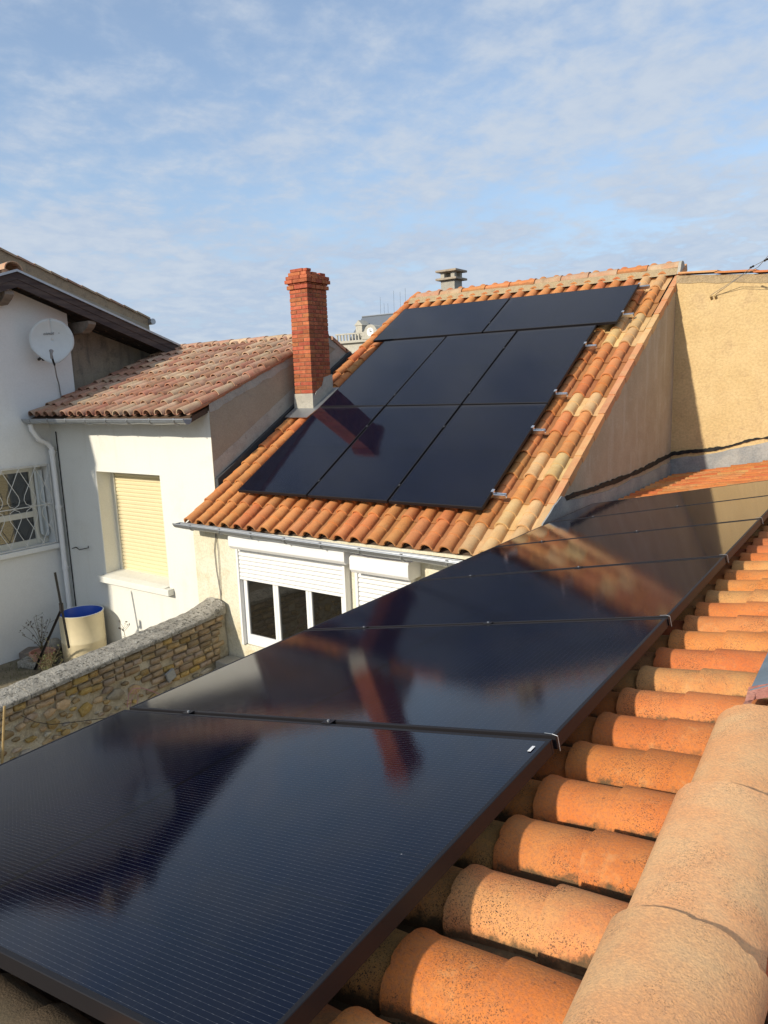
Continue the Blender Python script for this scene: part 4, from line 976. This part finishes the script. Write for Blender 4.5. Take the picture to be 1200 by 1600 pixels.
# coping slabs
yy=5.50; k=0
for L_ in(.78,.66,.92,.60,.80,.75,.85):
    y1_,y0_=yy,yy-L_
    def cf(u,v,y0_=y0_,y1_=y1_,k=k):
        y=y0_+.004+(y1_-y0_-.008)*u; z=czf(y); s=v
        P_=[(XW+.045,.0),(XW+.048,.035),(XW+.030,.048),(XW-.06,.056),(XW-.15,.062),(XW-.24,.064),(XW-.30,.055),(XW-.33,.03),(XW-.33,.0)]
        i=min(len(P_)-2,int(s*(len(P_)-1))); q=s*(len(P_)-1)-i
        x=P_[i][0]+(P_[i+1][0]-P_[i][0])*q; h_=P_[i][1]+(P_[i+1][1]-P_[i][1])*q
        nz=noise.noise(Vector((x*12,y*12,k)))*.010+noise.noise(Vector((x*40,y*40,k)))*.006
        hump=.10*max(0,(y-5.15)/.35)**1.5 if y>5.15 else 0
        return Vector((x+nz*.4,y,z+h_+(nz if .01<s<.97 else 0)+hump*math.sin(min(1,s*1.05)*math.pi)))
    m=MB(); m.grid(cf,26,20)
    for e_,f_ in((0,1),(1,0)): 
        ring=[cf(e_,j/20) for j in range(21)]; m.add(ring,[list(range(21)) if e_ else list(range(21))[::-1]])
    m.add([cf(0,0),cf(1,0),cf(1,1),cf(0,1)],[(0,1,2,3)])
    m.build('coping',M_LICH,sw,55); yy=y0_; k+=1
# concrete step at the foot of the front wall
m=MB(); m.box((-6.27,5.30,ZG),(-4.0,YF-.004,-3.07)); tag(m.build('concrete_step',M_CONC,bevel=.01),'pale concrete ledge at the foot of the cream wall, beside the stone wall','ledge')
# small things on the wall
m=MB(); m.tube([px(u,v,XW+.05) for u,v in((33,1118),(55,1128),(80,1132),(110,1129),(165,1122))],.0035,6); tag(m.build('garden_hose',M_CABLE),'thin black hose sagging across the face of the stone wall','hose')
m=MB(); m.tube([px(u,v,XW+.06) for u,v in((199,1105),(201,1085),(208,1076),(222,1075),(238,1080),(252,1086))],.004,6); m.tube([px(u,v,XW+.07) for u,v in((203,1105),(206,1090),(212,1078),(216,1090),(214,1102))],.003,6)
tag(m.build('electric_cable',M_PINKC),'loop of thin pink cable on the stone wall just above the panel corner','cable')
m=MB(); m.tube([px(7,1103,XW+.16),px(3,1200,XW+.16),px(-2,1330,XW+.16)],.011,8); tag(m.build('pole',M_RUST),'rusty yellow pole standing against the stone wall at the left picture edge','pole')
m=MB(); m.obox(px(262,1066,XW+.03),(0,.10,.04),(0,-.03,.10),(.03,0,0)); tag(m.build('slate_piece',M_SLATEY),'small grey slate leaning on the stone wall above the second near panel','slate')

# ================================================================ LEFT YARD
bc=Vector((-9.43,5.60,ZG)); br_=thing('barrel',bc,'cream plastic barrel open at the top with a bright blue inside','barrel')
ht=.71
m=MB(); m.lathe([(.285,.0),(.30,.02),(.302,.3),(.306,.31),(.302,.32),(.302,ht-.02),(.309,ht-.01),(.309,ht),(.299,ht)],bc,40); m.build('shell',M_BARREL,br_,50)
m=MB(); m.lathe([(.299,ht),(.293,ht-.01),(.290,.2),(.0,.2)],bc,40); m.build('liner',M_BLUE,br_,50)
m=MB(); m.lathe([(.301,ht+.0005),(.309,ht+.004),(.299,ht+.006),(.293,ht)],bc,40); m.build('rim',M_DISH,br_,50)
pc_=Vector((-9.72,5.12,ZG)); pot=thing('flower_pot',pc_,'round terracotta flower pot with dry weeds beside the barrel','flower pot')
m=MB(); m.lathe([(.10,0),(.15,.17),(.17,.175),(.175,.215),(.155,.215),(.15,.17),(.0,.17)],pc_,28); m.build('pot',M_POT,pot,50)
def plant(o,base,h,n,spread,label,seed,heads=True,parent=None,leaf=M_LEAF):
    rr=random.Random(seed); st_=MB(); hd=MB(); lf=MB()
    for k in range(n):
        a=rr.uniform(0,2*math.pi); l=h*rr.uniform(.45,1); s=spread*rr.uniform(.3,1)
        p=[base+Vector((math.cos(a)*s*t*t+rr.uniform(-.01,.01),math.sin(a)*s*t*t+rr.uniform(-.01,.01),l*t)) for t in(0,.3,.6,.85,1)]
        st_.tube(p,[.004,.0035,.003,.0025,.002],5)
        for j in range(rr.randint(3,6)):
            i=rr.randint(1,3); q=p[i].lerp(p[i+1],rr.random()); d=Vector((rr.uniform(-1,1),rr.uniform(-1,1),rr.uniform(.1,1))).normalized()*rr.uniform(.04,.13)
            st_.tube([q,q+d*.6,q+d],[.002,.0017,.0013],4)
            for w_ in range(3 if heads else 2):
                c=q+d+Vector((rr.uniform(-1,1),rr.uniform(-1,1),rr.uniform(-1,1)))*.014
                e1=Vector((rr.uniform(-1,1),rr.uniform(-1,1),rr.uniform(-1,1))).normalized(); e2=e1.cross(Vector((rr.uniform(-1,1),rr.uniform(-1,1),.5))).normalized(); sz=rr.uniform(.008,.017)
                (hd if heads else lf).add([c-e1*sz,c-e2*sz*.7,c+e1*sz,c+e2*sz*.7],[(0,1,2,3)])
        for j in range(5):
            q=p[0].lerp(p[1],rr.random()); e1=Vector((rr.uniform(-1,1),rr.uniform(-1,1),rr.uniform(0,.6))).normalized()*rr.uniform(.03,.07); e2=e1.cross(Vector((0,0,1))).normalized()*.007
            lf.add([q,q+e1*.5+e2,q+e1,q+e1*.5-e2],[(0,1,2,3)])
    r_=thing('dry_plant',base,label,'plant') if parent is None else parent
    st_.build('stems',M_DRY,r_); 
    if hd.v: hd.build('seed_heads',M_SEED,r_)
    if lf.v: lf.build('leaves',leaf,r_)
plant(None,pc_+Vector((0,0,.172)),.62,9,.30,'tall dry weed with dark seed heads growing in the terracotta pot',3)
plant(None,Vector((-8.95,4.75,ZG)),.55,10,.28,'thin leafy weed in front of the cream barrel',5,False)
plant(None,Vector((-9.4,5.0,ZG)),.32,14,.2,'low tangled weed between the flower pot and the barrel',8,False)
plant(None,px(196,1000,XW-.30),.16,1,.03,'single thin weed stem growing from the back of the coping, right of the barrel',6)
# grass tufts
m=MB(); rr=random.Random(2)
for k in range(500):
    c=Vector((rr.uniform(-10.2,-8.2),rr.uniform(4.1,5.3),ZG)); d=Vector((rr.uniform(-.5,.5),rr.uniform(-.5,.5),1))*rr.uniform(.02,.07); s=Vector((rr.uniform(-1,1),rr.uniform(-1,1),0)).normalized()*.004
    m.add([c-s,c+s,c+d],[(0,1,2)])
gs=stuff(m.build('weeds',M_LEAF)); gs['label']='short sparse weeds and grass on the dry soil of the left yard'; gs['category']='weeds'
# timber and stone pile
def rock(c,s,mat,name,label,cat,seed):
    m=MB(); rr=random.Random(seed)
    m.lathe([(.001,0),(.9,.02),(1.0,.35),(.85,.75),(.45,.98),(.001,1.0)],(0,0,0),10)
    m.v=[Vector((v.x*s[0]*(1+.25*noise.noise(v*2+Vector((seed,0,0)))),v.y*s[1]*(1+.25*noise.noise(v*2+Vector((0,seed,0)))),v.z*s[2]))+Vector(c) for v in m.v]
    return tag(m.build(name,mat,None,60),label,cat)
rock((-10.05,5.50,ZG),(.13,.12,.22),S_GRY,'rock','dark rounded stone behind the slabs by the left wall','stone',4)
m=MB(); m.obox((-10.20,5.02,ZG),(.42,.30,0),(-.14,.22,0),(0,0,.13)); tag(m.build('stone_slab',M_WGREY,bevel=.015),'weathered grey slab lying left of the flower pot','slab')
m=MB(); m.obox((-9.95,4.86,ZG),(.30,.12,.0),(-.10,.2,0),(0,0,.10)); tag(m.build('stone_slab',M_LICH,bevel=.012),'smaller broken slab in front of the grey slab','slab')
# forked steel stake behind the coping
stp=thing('steel_stake',py(108,1010,5.0),'dark steel angle stake with a slanting brace standing behind the stone wall','stake')
def bar(a,b_,w_=.022):
    d=(b_-a); s=d.cross(Vector((0,1,0))).normalized()*w_; q=d.cross(s).normalized()*w_*.3; m.obox(a-s/2,d,s,q*1.); m.obox(a-s/2+q*1.001,d,s*.25,q*3)
m=MB(); yst=5.0; bar(py(109,1012,yst),py(87,894,yst),.026); m.build('stake',M_STEELD,stp)
m=MB(); bar(py(98,950,yst-.03),py(53,1052,yst-.03)); m.build('brace',M_STEELD,stp)
m=MB(); p_=py(97,948,yst-.04); m.tube([p_+Vector((0,-.01,.05)),p_+Vector((0,-.01,-.06))],.028,8); m.build('joint',M_STEELD,stp)

# ================================================================ FAR TOWN HALL
FY=90
th=thing('town_hall',(-62,FY+6,ZG),'distant pale stone building with a slate mansard roof and a clock gable','building')
f=lambda u,v:py(u,v,FY)
xl=f(530,540).x; zc=f(548,536).z
m=MB(); m.box((xl,FY,ZG),(xl+26,FY+16,zc)); m.build('wall',M_STONEF,th)
m=MB(); m.box((xl-.5,FY-.5,zc),(xl+26,FY+16.5,zc+.35)); m.box((xl-.3,FY-.3,zc-2.6),(xl+26,FY-.001,zc-2.35)); m.build('cornice',M_STONEF,th)
m=MB(); zb0=zc+.35
for k in range(44): m.box((xl-.2+.6*k,FY-.35,zb0),(xl-.0+.6*k,FY-.15,zb0+.9))
m.box((xl-.4,FY-.4,zb0+.9),(xl+26,FY-.1,zb0+1.1)); m.build('balustrade',M_STONEF,th)
ridz=py(566,496,FY+4).z; xr0=py(544,524,FY+1).x; xt0=py(566,497,FY+4).x
m=MB(); z0_=zb0
m.add([(xr0,FY+1,z0_),(xl+26,FY+1,z0_),(xl+26,FY+15,z0_),(xr0,FY+15,z0_),(xt0,FY+4,ridz),(xl+26,FY+4,ridz),(xl+26,FY+12,ridz),(xt0,FY+12,ridz)],[(0,1,5,4),(1,2,6,5),(2,3,7,6),(3,0,4,7),(4,5,6,7)])
mr=m.build('roof',M_SLATE,th)
m=MB(); m.tube([(xt0,FY+4,ridz+.1),(xl+26,FY+4,ridz+.1)],.14,6); m.build('ridge_cap',M_ZINC,mr)
dcx=f(583,519); m=MB(); gxx=dcx.x
m.box((gxx-1.7,FY-.6,zb0),(gxx+2.2,FY+1.2,dcx.z+.1)); m.prism([(gxx+1.15*math.cos(a),FY-.7,dcx.z+1.1*math.sin(a)) for a in [2*math.pi*k/16 for k in range(16)]],(0,1.8,0)); m.prism([(gxx-2.0,FY-.65,dcx.z-.5),(gxx-.9,FY-.65,dcx.z+.5),(gxx+.9,FY-.65,dcx.z+.5),(gxx+2.3,FY-.65,dcx.z-.5)],(0,1.3,0))
cg=m.build('clock_gable',M_STONEF,th)
m=MB(); m.prism([(gxx+.62*math.cos(a),FY-.76,dcx.z+.62*math.sin(a)) for a in [2*math.pi*k/20 for k in range(20)]],(0,.05,0)); m.build('clock_face',M_PVC,cg)
m=MB(); m.box((gxx-.04,FY-.80,dcx.z),(gxx+.04,FY-.77,dcx.z+.45)); m.obox((gxx,FY-.80,dcx.z-.04),(.32,0,.1),(0,0,.08),(0,.03,0)); m.build('clock_hands',M_STEELD,cg)
m=MB(); m.box((f(557,515).x-.6,FY+.6,zb0+.3),(f(557,515).x+.6,FY+2.5,zb0+2.2)); m.prism([(f(557,515).x-.8,FY+.5,zb0+2.2),(f(557,515).x+.8,FY+.5,zb0+2.2),(f(557,515).x,FY+.5,zb0+3.0)],(0,2,0)); m.build('dormer',M_STONEF,mr)
for k in range(8):
    x=xl+1.6+3.0*k; m=MB(); m.box((x,FY-.06,zc-5.6),(x+1.2,FY-.02,zc-3.1)); wq=m.build('window',M_GLASS2,th)
    m=MB(); m.box((x-.25,FY-.16,zc-3.1),(x+1.45,FY-.001,zc-2.75)); m.build('lintel',M_STONEF,wq)
for k,(u,v0_,v1_) in enumerate(((595,464,497),(616,454,495),(601,474,497),(626,456,492),(634,450,490),(607,474,496))):
    m=MB(); a=f(u,v1_); b_=f(u-1,v0_); a=py(u,v1_,FY+4.2); b_=py(u-1,v0_,FY+4.2); m.tube([a-Vector((0,0,1)),b_],.018,4); m.build('lightning_rod',M_STEELD,mr)
print('stones',cnt,'objects',len(bpy.data.objects))
